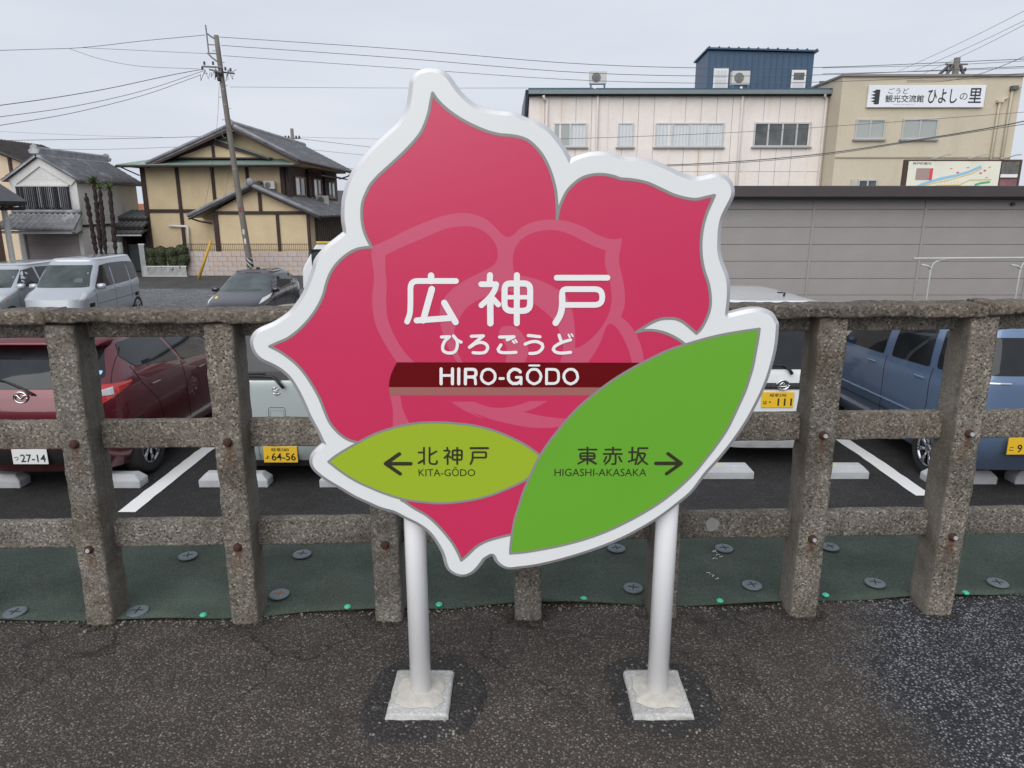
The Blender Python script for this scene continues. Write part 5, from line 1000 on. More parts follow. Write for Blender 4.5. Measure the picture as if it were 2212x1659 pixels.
# inner dark gable over the copper eave
mb = MB().prism([(-15.0, 33.1, 3.52), (-11.1, 33.1, 3.52), (-13.25, 33.1, 4.10)], None, (0, .38, 0)); H_(mb.build('inner_gable', M_plaster, house))
for ex, ez in ((-15.5, 3.45), (-10.75, 3.48)):
    mb = MB(); mb.prism([(-13.25, 32.95, 4.34), (ex, 32.95, ez + .02), (ex, 32.95, ez - .05), (-13.25, 32.95, 4.12)], None, (0, .10, 0)); H_(mb.build('inner_bargeboard', M_timber, house))
    mb = MB(); mb.prism([(-13.25, 32.90, 4.36), (ex, 32.90, ez + .03), (ex, 32.90, ez + .07), (-13.25, 32.90, 4.40)], None, (0, .6, 0)); H_(mb.build('inner_copper_roof', M_copper, house))
H_(Q((-13.32, 33.05, 3.56), (-13.20, 33.095, 4.06)).build('inner_king_post', M_timber, house)); H_(Q((-15.0, 33.05, 3.50), (-11.1, 33.094, 3.56)).build('inner_tie_beam', M_timber, house))
# copper pent roof along the front
mb = MB().add([(-17.35, 32.5, 3.23), (-9.55, 32.5, 3.25), (-10.35, 33.5, 3.53), (-16.1, 33.5, 3.53), (-17.35, 32.5, 3.16), (-9.55, 32.5, 3.18), (-10.35, 33.52, 3.30), (-16.9, 33.52, 3.30), (-17.35, 36, 3.23), (-16.1, 35, 3.53), (-17.35, 36, 3.16)],
              [(0, 1, 2, 3), (0, 4, 5, 1), (4, 7, 6, 5), (1, 5, 6, 2), (0, 3, 9, 8), (0, 8, 10, 4), (4, 10, 7)]); H_(mb.build('copper_pent_roof', M_copper, house))
mb = MB().tube([(-17.36, 32.47, 3.15), (-9.55, 32.47, 3.17)], .055, 8); H_(mb.build('gutter', M_timber, house, True))
mb = MB().tube([(-17.2, 32.6, 3.12), (-17.0, 33.0, 2.95), (-16.83, 33.4, 2.8)], .03, 6); H_(mb.build('gutter_elbow', M_timber, house, True))
# right hand wall (facing +X): boards, windows and hood
H_(Q((-10.325, 33.7, 1.75), (-10.27, 43.3, 3.28)).build('board_cladding', M_woodr, house))
def side_window(y0, y1, z0, z1, gm):
    w = empty('window'); w.parent = house; x = -10.24; mb = MB()
    for a, b in (((y0, z0), (y1, z0 + .07)), ((y0, z1 - .07), (y1, z1)), ((y0, z0 + .07), (y0 + .08, z1 - .07)), ((y1 - .08, z0 + .07), (y1, z1 - .07)), (((y0 + y1) / 2 - .05, z0 + .07), ((y0 + y1) / 2 + .05, z1 - .07))): mb.box((-10.27, a[0], a[1]), (-10.19, b[0], b[1]))
    H_(mb.build('frame', M_woodl, w))
    for k, (a, b) in enumerate(((y0 + .08, (y0 + y1) / 2 - .05), ((y0 + y1) / 2 + .05, y1 - .08))): H_(Q((-10.268, a, z0 + .07), (-10.225, b, z1 - .07)).build('pane', gm[k], w))
side_window(34.75, 36.5, 1.93, 2.84, (M_curt, M_darkg)); side_window(37.95, 39.6, 1.90, 2.86, (M_curt, M_darkg)); side_window(41.0, 42.6, 1.88, 2.80, (glass('teal_glass', (.12, .30, .29)), M_curt))
H_(Q((-10.268, 36.9, 1.76), (-10.15, 37.2, 3.26)).build('timber_post', M_timber, house)); H_(Q((-10.268, 40.1, 1.76), (-10.15, 40.5, 3.26)).build('timber_post', M_timber, house)); H_(Q((-10.268, 33.5, 1.76), (-10.14, 34.0, 3.26)).build('timber_post', M_timber, house))
mb = MB().prism([(-10.27, 36.9, 3.16), (-9.5, 36.9, 2.98), (-9.5, 36.9, 2.92), (-10.27, 36.9, 3.05)], None, (0, 6.3, 0)); H_(mb.build('window_hood', M_woodr, house))
mb = MB().tube([(-9.33, 32.6, 3.36), (-9.33, 43.6, 3.36)], .06, 8); H_(mb.build('gutter', M_timber, house, True)); mb = MB().tube([(-9.33, 43.2, 3.34), (-9.6, 43.2, 3.15), (-10.1, 43.2, 3.0)], .04, 6); H_(mb.build('gutter_elbow', M_timber, house, True))
# single-storey gabled wing in front
H_(MB().box((-13.32, 32.6, G), (-9.07, 33.44, 1.20)).build('wing_wall', M_plaster, house)); H_(MB().box((-10.26, 33.5, G), (-9.10, 40.0, 1.05)).build('side_wing_wall', M_timber, house))
H_(MB().prism([(-13.32, 32.6, 1.202), (-9.07, 32.6, 1.202), (-11.4, 32.6, 2.22)], None, (0, .84, 0)).build('wing_gable', M_plaster, house))
for a, b in (((-13.34, 32.53, G), (-13.14, 32.63, 1.10)), ((-9.18, 32.53, G), (-9.05, 32.63, 1.10)), ((-10.55, 32.54, G), (-10.41, 32.63, 1.10)), ((-11.27, 32.54, 1.24), (-11.13, 32.63, 2.1))): H_(Q(a, b, .006).build('timber_post', M_timber, house))
H_(Q((-13.3, 32.535, 1.10), (-9.08, 32.63, 1.24), .006).build('timber_beam', M_timber, house))
for o in (tile_slope('wing_roof_right', (-8.50, 32.15, 1.03), (-8.50, 40.2, 1.03), (-11.4, 40.2, 2.37), (-11.4, 32.15, 2.37), .27, M_tile, house), tile_slope('wing_roof_left', (-14.25, 33.46, 1.02), (-14.25, 32.15, 1.02), (-11.4, 32.15, 2.37), (-11.4, 33.46, 2.37), .27, M_tile, house)): H_(o)
mb = MB().tube([(-11.4, 32.1, 2.45), (-11.4, 33.46, 2.45)], .11, 10); mb.lathe([(.15, 0), (.17, .05), (.12, .09)], 14, Matrix.Translation((-11.4, 32.12, 2.48)) @ Matrix.Rotation(R(90), 4, 'X')); H_(mb.build('wing_ridge', M_tile, house, True))
for ex, ez in ((-8.45, 1.03), (-14.3, 1.02)):
    mb = MB().tube([(-11.4, 32.15, 2.38), (ex, 32.15, ez + .02)], .085, 8); H_(mb.build('verge_tiles', M_tile, house, True)); mb = MB().tube([(-11.4, 32.25, 2.22), (ex, 32.25, ez - .12)], .055, 4); H_(mb.build('bargeboard', M_timber, house))
mb = MB().tube([(-8.45, 32.2, .98), (-8.45, 40.2, .98)], .06, 8); H_(mb.build('gutter', M_timber, house, True)); mb = MB().tube([(-14.2, 32.3, .92), (-13.9, 32.4, .80), (-13.4, 32.52, .70)], .04, 6); H_(mb.build('gutter_elbow', M_timber, house, True))
M_lat = pm('lattice_wood', (.20, .16, .125), .8, .3, 8)
for k in range(16): H_(Q((-9.098, 34.0 + k * .36, -1.1), (-9.06, 34.1 + k * .36, .75)).build('lattice_bar', M_lat, house))
H_(Q((-9.095, 33.6, .78), (-9.04, 40, .88)).build('lattice_rail', M_timber, house))
mb = MB().tube([(-15.77, 33.40, .58), (-14.93, 33.40, .56), (-14.91, 33.40, .50), (-14.91, 33.40, -.6)], .05, 8); H_(mb.build('drain_pipe', M_white_p, house, True))
ac_unit((-10.92, 33.22, 2.02), 'air conditioner on the tiled wing roof of the ochre house', .62, 0, .3); ac_unit((-9.75, 37.6, 1.42), 'air conditioner below the upper side windows of the ochre house', .85, R(25), .1)

# ---------------------------------------------------------------- pink block wall with railing
M_block = [pm('pink_block_%d' % k, c, .9, .2, 5, .3, 50) for k, c in enumerate(((.56, .47, .435), (.53, .445, .415), (.57, .46, .40), (.55, .475, .445)))]
bw = empty('block_wall', (-11.5, 31.2, G), 0, 'low pink block wall with iron railing in front of the ochre house', 'wall')
Q((-2.66, .03, 0), (2.66, .12, 1.02)).build('mortar_core', pm('mortar', (.46, .39, .37), .95, .2), bw)
bmesh_block = {}
for r_ in range(5):
    for k in range(14):
        x0 = -2.68 + k * .405 - (.2 if r_ % 2 else 0); x1 = min(2.68, x0 + .397); x0 = max(-2.68, x0)
        if x1 - x0 < .05: continue
        key = (round(x1 - x0, 3), random.randrange(4))
        if key not in bmesh_block:
            o = Q((0, 0, 0), (key[0], .15, .200), .008).build('block', M_block[key[1]], bw); bmesh_block[key] = o.data
        else: o = bpy.data.objects.new('block', bmesh_block[key]); COL.objects.link(o); o.parent = bw
        o.location = (x0, random.uniform(-.003, .003), .01 + r_ * .207)
mb = MB()
for k in range(66): mb.box((-2.6 + k * .08 - .006, .07, 1.05), (-2.6 + k * .08 + .006, .082, 1.40))
for z in (1.10, 1.34): mb.box((-2.66, .066, z), (2.66, .086, z + .02))
tag(mb.build('railing', M_timber, bw), kind='stuff')
# ---------------------------------------------------------------- white picket fence and clipped shrubs
pf = empty('picket_fence', (-14.95, 30.85, G), 0, 'low white picket fence with clipped shrubs behind it, left of the block wall', 'fence')
mb = MB()
for k in range(38): mb.box((-.92 + k * .049, 0, .03), (-.92 + k * .049 + .022, .02, .42))
tag(mb.build('pickets', M_white_p, pf), kind='stuff'); Q((-.94, -.005, .42), (.94, .03, .46)).build('top_rail', M_white_p, pf); Q((-.94, -.01, 0), (.94, .05, .035)).build('bottom_rail', M_plw, pf)
mb = MB()
for k in range(5): mb.box((-.98 + k * .045, -.03, .0), (-.98 + k * .045 + .02, .0, 1.35))
tag(mb.build('tall_pickets', M_white_p, pf), kind='stuff'); Q((-1.0, -.032, 1.35), (-.74, .004, 1.40)).build('gate_cap', M_white_p, pf)
def leaf_mat(name, a, b):
    m, nt, bb = new_mat(name); g = node(nt, 'ShaderNodeNewGeometry'); c = ramp(nt, g.outputs['Random Per Island'], [(.0, a), (1., b)]); nt.links.new(c, bb.inputs['Base Color']); bb.inputs['Roughness'].default_value = .7; return m
M_leaf = leaf_mat('shrub_leaf', (.018, .026, .012), (.075, .090, .035)); M_bark = pm('palm_bark', (.042, .026, .024), .95, .4, 9, .6, 30); M_frond = leaf_mat('palm_frond', (.030, .055, .020), (.12, .16, .055))
def leaf_ball(mb, c, r, n, s, rnd):
    for k in range(n):
        d = Vector((rnd.gauss(0, 1), rnd.gauss(0, 1), rnd.gauss(0, 1))).normalized(); p = Vector(c) + Vector((d.x * r[0], d.y * r[1], d.z * r[2])) * rnd.uniform(.72, 1.06)
        t = d.orthogonal().normalized() * s; q = Matrix.Rotation(rnd.uniform(0, 6.3), 3, d) @ t; w = d.cross(q) * .55 + d * s * rnd.uniform(-.3, .3)
        mb.add([p - q, p + w, p + q, p - w], [(0, 1, 2, 3)])
for i, (x, w, h) in enumerate(((-.66, .27, 1.25), (-.22, .26, 1.30), (.22, .27, 1.26), (.68, .27, 1.36))):
    sh = empty('clipped_shrub', (-14.90 + x, 31.05, G), 0, ['leftmost', 'second', 'third', 'rightmost and tallest'][i] + ' clipped dark shrub behind the white picket fence', 'shrub', 'clipped shrubs in front of the ochre house')
    rnd = random.Random(i); mb = MB(); leaf_ball(mb, (0, 0, h - .26), (w, .24, .26), 1100, .045, rnd); leaf_ball(mb, (rnd.uniform(-.08, .08), 0, h - .60), (w * .98, .22, .34), 1100, .045, rnd); leaf_ball(mb, (rnd.uniform(-.1, .1), 0, h - .92), (w * .8, .2, .26), 700, .045, rnd); tag(mb.build('crown', M_leaf, sh, fix=False), kind='stuff')
    mb = MB()
    for k in range(3): mb.tube([(rnd.uniform(-.1, .1), 0, 0), (rnd.uniform(-.15, .15), 0, h - .4)], .02, 6)
    mb.build('trunk', M_bark, sh)
    mb = MB(); mb.lathe([(.02, h - 1.0), (w * .6, h - .9), (w * .62, h - .45), (w * .5, h - .2), (.05, h - .12)], 14); mb.build('inner_shade', M_leaf, sh)

# ---------------------------------------------------------------- white plastered storehouse
ku = empty('storehouse', (-19.4, 30.5, G), 0, 'white plastered storehouse with black slatted window and tiled roofs', 'storehouse')
def K_(o): o.location = o.location - Vector((-19.4, 30.5, G)); return o
K_(MB().box((-20.77, 30.5, G), (-18.01, 35.3, 2.52)).build('wall', M_plw, ku)); K_(MB().prism([(-20.77, 30.5, 2.522), (-18.01, 30.5, 2.522), (-19.41, 30.5, 3.40)], None, (0, 4.8, 0)).build('gable_wall', M_plw, ku))
mb = MB()
for (a, b) in (((-20.78, 2.50), (-19.41, 3.38)), ((-18.0, 2.50), (-19.41, 3.38))):
    d = (Vector(b) - Vector(a)).normalized(); nn = Vector((d.y, -d.x)) if a[0] < b[0] else Vector((-d.y, d.x)); q = [Vector(a), Vector(b), Vector(b) + Vector((0, -.34)), Vector(a) + Vector((.22 if a[0] < -19 else -.22, -.22))]
    mb.prism([(p.x, 30.44, p.y) for p in q], None, (0, .055, 0))
K_(mb.build('plaster_moulding', M_plw, ku))
for o in (tile_slope('roof_right', (-17.75, 30.3, 2.50), (-17.75, 35.5, 2.50), (-19.41, 35.5, 3.52), (-19.41, 30.3, 3.52), .26, M_tile, ku), tile_slope('roof_left', (-21.0, 35.5, 2.50), (-21.0, 30.3, 2.50), (-19.41, 30.3, 3.52), (-19.41, 35.5, 3.52), .26, M_tile, ku)): K_(o)
mb = MB().box((-19.52, 30.3, 3.50), (-19.30, 35.5, 3.68)).tube([(-19.41, 30.3, 3.71), (-19.41, 35.5, 3.71)], .10, 10); K_(mb.build('roof_ridge', M_tile, ku))
for y in (30.25, 35.5): mb = MB().prism([(-19.60, y, 3.52), (-19.66, y, 3.66), (-19.56, y, 3.72), (-19.54, y, 3.84), (-19.41, y, 3.90), (-19.28, y, 3.84), (-19.26, y, 3.72), (-19.16, y, 3.66), (-19.22, y, 3.52)], None, (0, .10, 0)); K_(mb.build('ridge_end_tile', M_tile, ku, False, bevel=.015))
K_(Q((-20.50, 30.40, 1.22), (-18.35, 30.50, 2.27)).build('slatted_window', M_blkw, ku)); sw = [o for o in bpy.data.objects if o.name.startswith('slatted_window')][-1]
rnd = random.Random(4); M_slat = [pm('slat_grey_%d' % k, (v, v, v * 1.08), .7, .35, 9) for k, v in enumerate((.05, .16, .34, .02))]
for k in range(26):
    x = -20.42 + k * .080; z0 = rnd.choice((1.28, 1.28, 1.40, 1.34)); o = Q((x, 30.372, z0), (x + rnd.choice((.022, .03, .04)), 30.398, 2.22)).build('slat', M_slat[rnd.choice((0, 1, 1, 2, 2, 3))], sw)
K_(Q((-20.55, 30.38, 2.24), (-18.30, 30.50, 2.31)).build('window_head', M_plw, ku))
lr = tile_slope('porch_roof', (-21.0, 29.45, .60), (-17.75, 29.45, .56), (-17.95, 30.5, 1.18), (-20.8, 30.5, 1.20), .235, M_tile, ku, course=.3, amp=.05); K_(lr)
mb = MB().tube([(-20.8, 30.42, 1.24), (-17.95, 30.42, 1.22)], .09, 8); K_(mb.build('porch_ridge', M_tile, ku, True))
mb = MB().prism([(-17.78, 29.5, .46), (-17.98, 30.4, 1.02), (-17.98, 30.4, .50), (-17.85, 29.75, .36)], None, (-.14, 0, 0)); K_(mb.build('porch_bracket', M_plw, ku)); K_(Q((-20.9, 29.6, .36), (-17.95, 29.75, .47)).build('porch_beam', M_plw, ku))
M_shut = pm('roller_shutter', (.42, .365, .355), .6, .12, 4)
for k in range(15): K_(Q((-20.40, 30.43 + (k % 2) * .004, G + .02 + k * .122), (-18.17, 30.47, G + .137 + k * .122), .006).build('shutter_slat', M_shut, ku))
for x in (-20.62, -18.16): K_(Q((x, 30.36, G), (x + .16 if x < -19 else x + .15, 30.50, .34)).build('door_jamb', M_plw, ku))
K_(Q((-18.008, 30.5, .60), (-17.96, 35.3, .70)).build('wall_band', M_timber, ku)); mb = MB().tube([(-17.78, 30.3, 2.42), (-17.78, 35.5, 2.42)], .05, 8); K_(mb.build('gutter', M_tiledk, ku, True))
# palms with bare, shaggy trunks
for i, (tx, tz, bx, lb, fr) in enumerate(((-17.31, 1.96, -17.17, 'leftmost bare palm trunk, leaning, without leaves', 0), (-16.91, 2.45, -17.04, 'tallest palm with a tuft of green leaves on top', 1), (-16.71, 2.2, -16.87, 'dark shaggy palm trunk just right of the tallest palm', .35), (-16.31, 2.2, -16.45, 'rightmost palm with a small green tuft', .7))):
    pa = empty('palm_tree', (bx, 29.85, G), 0, lb + ', before the white storehouse', 'palm', 'pruned palms'); rnd = random.Random(i + 30)
    H1 = tz - G; mb = MB(); N = 40; n = 12; vs = []; fs = []
    for j in range(N + 1):
        t = j / N; r_ = (.04 + .055 * min(1, max(0, (t - .22) * 5))) * (1 - .25 * t) * (1 if t < .97 else .6) * (1 + .18 * math.sin(j * 1.9) + rnd.uniform(-.12, .12))
        for k in range(n): a = 2 * math.pi * k / n; q = r_ * (1 + rnd.uniform(-.18, .22)); vs.append(((tx - bx) * t + q * math.cos(a), q * math.sin(a), H1 * t))
    for j in range(N):
        for k in range(n): fs.append((j*n + k, j*n + (k+1) % n, (j+1)*n + (k+1) % n, (j+1)*n + k))
    fs.append(tuple(N * n + k for k in range(n))); mb.add(vs, fs).build('trunk', M_bark, pa)
    if fr:
        mb = MB()
        for k in range(int(60 * fr)):
            a, e = rnd.uniform(0, 6.28), rnd.uniform(-.5, 1.3); L_ = .34 * (.55 + .45 * fr) * rnd.uniform(.7, 1.2); d = Vector((math.cos(a) * math.cos(e), math.sin(a) * math.cos(e), math.sin(e))); w = d.orthogonal().normalized() * .022; p = Vector((tx - bx, 0, H1 - .03))
            mb.add([p, p + d * L_ * .5 + w, p + d * L_ + Vector((0, 0, -.04)), p + d * L_ * .5 - w], [(0, 1, 2, 3)])
        tag(mb.build('crown', M_frond, pa, fix=False), kind='stuff')
# dark gateway between the storehouse and the house
en = empty('gateway', (-17, 33, G), 0, 'dark recessed gateway with stepped black tiled roofs between storehouse and house', 'gateway')
def E_(o): o.location = o.location - Vector((-17, 33, G)); return o
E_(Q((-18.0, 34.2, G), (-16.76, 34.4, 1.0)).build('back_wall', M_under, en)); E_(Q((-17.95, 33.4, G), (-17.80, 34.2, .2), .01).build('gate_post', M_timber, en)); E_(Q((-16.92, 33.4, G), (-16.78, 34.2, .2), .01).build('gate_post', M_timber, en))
for a, b, y0, y1 in ((.95, 1.27, 33.3, 34.4), (.58, .92, 32.9, 33.8), (.28, .45, 32.6, 33.2)):
    E_(tile_slope('gate_roof', (-18.05, y0, a), (-16.66, y0, a), (-16.66, y1, b), (-17.85, y1, b), .22, M_tiledk, en, course=.2, amp=.028, th=.06)); E_(Q((-18.02, y0 + .03, a - .13), (-16.70, y0 + .10, a - .05)).build('fascia', M_white_p if a < .5 else M_timber, en))
E_(Q((-17.79, 33.5, G), (-16.93, 33.55, -.25), .01).build('gate_leaf', pm('gate_blue_grey', (.10, .12, .135), .6, .3), en))
lw = empty('garden_wall', (-17.2, 30.6, G), 0, 'short white fence wall at the foot of the palms', 'wall'); Q((-.45, 0, 0), (.35, .12, 1.15), .01).build('panel', M_plw, lw); Q((.0, -.05, 1.0), (.62, .16, 1.45), .015).build('pillar', M_plw, lw)
mb = MB()
for k in range(17): mb.box((-.44 + k * .055, -.012, .05), (-.44 + k * .055 + .02, -.002, 1.1))
tag(mb.build('pickets', M_white_p, lw), kind='stuff')
# dark eaves of the building at the left edge
le = empty('left_building', (-20.2, 27, G), 0, 'dark wooden building with deep eaves at the left edge', 'building')
for o in (MB().prism([(-17.85, 27, 1.62), (-21.5, 27, 4.2), (-21.5, 27, 4.05), (-17.9, 27, 1.50)], None, (0, -2.4, 0)).build('roof', M_tiledk, le), MB().prism([(-18.0, 27.1, 1.50), (-21.5, 27.1, 3.9), (-21.5, 27.1, 1.6), (-18.5, 27.1, 1.42)], None, (0, -.2, 0)).build('gable', M_timber, le), MB().box((-24, 25.2, G), (-19.25, 26.9, 2.0)).build('wall', M_timber, le), Q((-18.95, 27.1, G), (-18.80, 27.25, 1.46), .01).build('post', M_plw, le), Q((-19.2, 27.0, 1.30), (-18.1, 27.2, 1.42), .01).build('beam', M_timber, le), MB().box((-19.24, 26.6, G), (-18.95, 26.95, 1.3)).build('side_panel', pm('brown_panel', (.20, .125, .09), .8, .2), le)): o.location = o.location - Vector((-20.2, 27, G))
# beige house behind it
bh = empty('beige_house', (-26, 38, G), 0, 'beige house with brown tiled roof behind the storehouse at the left edge', 'house')
for o in (MB().prism([(-30, 38, G), (-24.9, 38, G), (-24.9, 38, 3.55), (-27.8, 38, 4.6), (-30, 38, 4.0)], None, (0, 6, 0)).build('wall', pm('beige_plaster', (.70, .55, .40), .9, .15, 1.2), bh), tile_slope('roof', (-24.3, 37.6, 3.45), (-24.3, 44.2, 3.45), (-27.8, 44.2, 4.95), (-27.8, 37.6, 4.95), .27, pm('brown_roof_tile', (.10, .085, .080), .6, .35, 2), bh), Q((-25.75, 37.93, 2.6), (-25.6, 38.0, 4.2)).build('timber_post', M_timber, bh)): o.location = o.location - Vector((-26, 38, G))
# glimpse of a far house with an orange roof, and a few roofs further off
for i, (x, y, w, h, c, lb) in enumerate(((-22.6, 44, 2.4, 3.0, (.42, .13, .045), 'far house with an orange roof glimpsed between storehouse and ochre house'), (-14, 62, 9, 4.2, (.08, .08, .09), 'far dark-roofed house behind the ochre house'), (24.5, 40, 4, 4.6, (.10, .10, .11), 'far dark building at the right edge behind the map board'), (-7.5, 58, 6, 3.8, (.09, .09, .10), 'far grey-roofed house just left of the flower sign'))):
    fh = empty('far_house', (x, y, G), 0, lb, 'house', 'houses further off'); MB().box((-w / 2, 0, 0), (w / 2, 5, h * .72)).build('wall', M_plw, fh); MB().prism([(-w * .58, -.4, h * .72), (w * .58, -.4, h * .72), (w * .58, 2.5, h), (-w * .58, 2.5, h)], None, (0, 0, .12)).build('roof', pm('far_roof_%d' % i, c, .7, .3, 2), fh)
    for k in (-.25, .2): window(fh, w * k - .4, w * k + .4, h * .35, h * .58, 0, 2, M_darkg)
# satellite dish beside the sign
sd = empty('satellite_dish', (-8.0, 39.2, 1.3), R(20), 'small white satellite dish on the ochre house, at the sign edge', 'satellite dish'); MB().lathe([(.02, .06), (.16, .03), (.24, -.03), (.25, -.05)], 18, Matrix.Translation((0, 0, .55)) @ Matrix.Rotation(R(75), 4, 'X')).build('dish', M_white_p, sd, True); MB().tube([(0, 0, -.3), (0, 0, .5)], .025, 6).build('mast', M_alu, sd)

# ---------------------------------------------------------------- grey clad shed on the right
sh = empty('clad_shed', (7.5, 13, FAR), 0, 'long grey panel-clad shed wall with dark brown fascia on the right', 'shed')
M_clad = pm('clad_panel', (.305, .282, .272), .62, .10, 2.2, .25, 90, streak=((.26, .24, .235), (.5, .5, 40), .4)); M_fas = pm('fascia_brown', (.058, .047, .047), .5, .15, 3)
def SH(o): o.location = o.location - Vector((7.5, 13, FAR)); return o
SH(MB().box((1.2, 13.06, FAR), (17, 17.0, 1.60)).build('core_wall', pm('shed_gap', (.235, .22, .21), .8, .1), sh)); cl = {}
ZL = [FAR + .02, -1.06, -.755, -.448, -.143, .157, .468, .766, 1.07, 1.381, 1.56]
for a, b in ((1.2, 3.38), (3.40, 5.36), (5.38, 7.345), (7.365, 9.33), (9.35, 11.3), (11.32, 13.3), (13.32, 15.3), (15.32, 17)):
    for z0, z1 in zip(ZL, ZL[1:]):
        k = (round(b - a, 3), round(z1 - z0, 3))
        if k not in cl: cl[k] = Q((0, 0, 0), (k[0], .05, k[1] - .006), .004).build('cladding_panel', M_clad, sh); o = cl[k]
        else: o = bpy.data.objects.new('cladding_panel', cl[k].data); COL.objects.link(o); o.parent = sh
        o.location = (a, 13.0, z0); SH(o)
for x in (3.39, 5.37, 7.355, 9.34, 11.31, 13.31, 15.31): SH(Q((x - .022, 12.985, FAR), (x + .022, 13.055, 1.56)).build('joint_cover', M_clad, sh))
SH(Q((1.0, 12.70, 1.585), (17.2, 17.3, 1.775), .01).build('roof_fascia', M_fas, sh)); SH(Q((1.0, 12.72, 1.560), (17.2, 13.2, 1.583)).build('soffit', M_under, sh)); SH(MB().tube([(8.86, 12.98, 1.47), (8.86, 12.93, 1.47)], .03, 8).build('vent_stub', M_fas, sh))
# white pipe rail before it
rl = empty('pipe_rail', (6.73, 11.5, lot_z(11.5)), 0, 'white pipe rail on curved stands in front of the grey shed', 'rail'); M_wp = pm('white_pipe', (.48, .48, .46), .45, .15, 6)
zt = .62 - lot_z(11.5); MB().tube([(-.31, 0, zt), (3.2, 0, zt + .02)], .017, 10).build('top_pipe', M_wp, rl, True)
for x in (0, 1.44, 2.88):
    MB().tube([(x, .02, 0), (x, .02, zt - .17), (x + .03, .02, zt - .08), (x + .10, .01, zt - .03), (x + .20, 0, zt - .015)], .017, 8).build('stand', M_wp, rl, True); MB().tube([(x, .02, zt - .17), (x - .05, .02, zt - .12), (x - .16, .02, zt - .10)], .016, 8).build('stand_arm', M_wp, rl, True)
# ---------------------------------------------------------------- town map board
mpb = empty('map_board', (9.45, 15.5, FAR), 0, 'town map board in a brown frame showing above the shed roof', 'notice board')
def MP(o): o.location = o.location - Vector((9.45, 15.5, FAR)); return o
def F(n, c): return flat('map_' + n, c, .45)
MP(Q((8.20, 15.5, 1.0), (10.66, 15.58, 2.38), .01).build('frame', pm('map_brown', (.075, .040, .030), .6, .2), mpb)); Y1 = 15.49
MP(Q((8.28, Y1, 1.1), (10.205, 15.4985, 2.345)).build('map_panel', F('cream', (.74, .74, .62)), mpb)); mp_ = [o for o in bpy.data.objects if o.name.startswith('map_panel')][-1]
def strip(nm, pts, w, c, k): mb = MB(); ribbon(mb, pts, w, -.004 - .0008 * k, False); o = mb.build(nm, F(nm, c), mp_, fix=False); o.location = (0, Y1, 0); return o
strip('river', [(8.45, 1.80), (8.62, 1.89), (9.0, 2.0), (9.3, 2.06), (9.55, 2.13), (9.80, 2.24)], .05, (.25, .52, .72), 1); strip('main_road', [(8.55, 1.84), (9.2, 1.98), (9.6, 2.09), (9.82, 2.20)], .016, (.72, .50, .15), 2); strip('main_road', [(8.9, 1.86), (9.4, 1.87), (9.6, 1.97), (10.05, 1.98)], .02, (.75, .55, .18), 3); strip('woodland', [(9.72, 1.87), (9.85, 1.91), (10.03, 1.93)], .04, (.10, .42, .16), 4)
for k in range(7): strip('side_street', [(9.0 + k * .07, 1.84), (9.02 + k * .07, 1.94 + .01 * (k % 3))], .008, (.70, .55, .25), 5)
for k, (x, z) in enumerate(((9.78, 2.11), (9.86, 2.16), (9.30, 2.12), (9.92, 2.02), (9.15, 2.20), (9.5, 2.22), (9.95, 2.23))): strip('place_mark', [(x, z), (x + .05, z)], .026 if k < 3 else .012, ((.65, .08, .15), (.08, .35, .15), (.2, .45, .2), (.3, .3, .3), (.35, .35, .35), (.3, .3, .3), (.35, .3, .3))[k], 6)
strip('photo_patch', [(8.455, 2.09), (8.73, 2.09)], .23, (.36, .26, .24), 6); strip('photo_patch', [(8.50, 2.10), (8.68, 2.10)], .12, (.50, .22, .10), 7); strip('photo_caption', [(8.735, 2.085), (8.80, 2.085)], .24, (.66, .06, .10), 6)
text('map_title', '神戸町案内', 8.36, 2.275, 8.74, 2.328, -.006, F('ink', (.06, .055, .05)), mp_).location = (0, Y1, 0)
MP(Q((10.235, Y1, 2.09), (10.59, 15.4985, 2.335)).build('photo_panel', pm('photo_grey', (.20, .20, .18), .5, .6, 9), mpb)); MP(Q((10.235, Y1, 2.02), (10.59, 15.4985, 2.086)).build('caption_panel', F('cap', (.76, .76, .74)), mpb)); MP(Q((10.235, Y1, 1.75), (10.59, 15.4985, 1.985)).build('photo_panel', pm('photo_pink', (.36, .16, .18), .5, .6, 9), mpb))
for x in (8.25, 10.6): MP(Q((x - .05, 15.52, FAR), (x + .05, 15.60, .99)).build('leg', M_fas, mpb))
for x in (8.75, 9.5, 10.2): MP(MB().tube([(x, 15.5, 2.39), (x + .18, 15.3, 2.46), (x + .22, 15.22, 2.46)], .012, 6).build('lamp_arm', M_alu, mpb))

# ---------------------------------------------------------------- pink clad building with blue penthouse
pk_b = empty('pink_building', (6.2, 27, FAR), 0, 'pale pink panel-clad two-storey building with blue metal roof edge', 'building')
def PK(o): o.location = o.location - Vector((6.2, 27, FAR)); return o
M_pkc = pm('pink_cladding', (.80, .735, .685), .75, .10, .8, .1, 30, streak=((.62, .45, .32), (2.6, 2.6, .28), .42)); M_bluem = pm('blue_metal', (.045, .092, .160), .45, .15, 2); M_gutter = pm('grey_green_gutter', (.20, .245, .25), .5, .15, 3)
PK(MB().box((.62, 27.05, FAR), (11.79, 44, 5.25)).build('core_wall', pm('pink_core', (.66, .59, .54), .9, .1), pk_b)); rows = ((FAR, 2.66), (2.67, 5.26)); cols = [.61 + k * .56 for k in range(20)] + [11.80]
for z0, z1 in rows:
    for a, b in zip(cols, cols[1:]): PK(Q((a + .006, 27.0, z0), (b - .006, 27.048, z1), .005).build('cladding_panel', M_pkc, pk_b))
for k in (2, 5, 9, 14, 18): PK(Q((cols[k] - .03, 26.97, FAR), (cols[k] + .03, 26.999, 5.24)).build('joint_cover', M_pkc, pk_b))
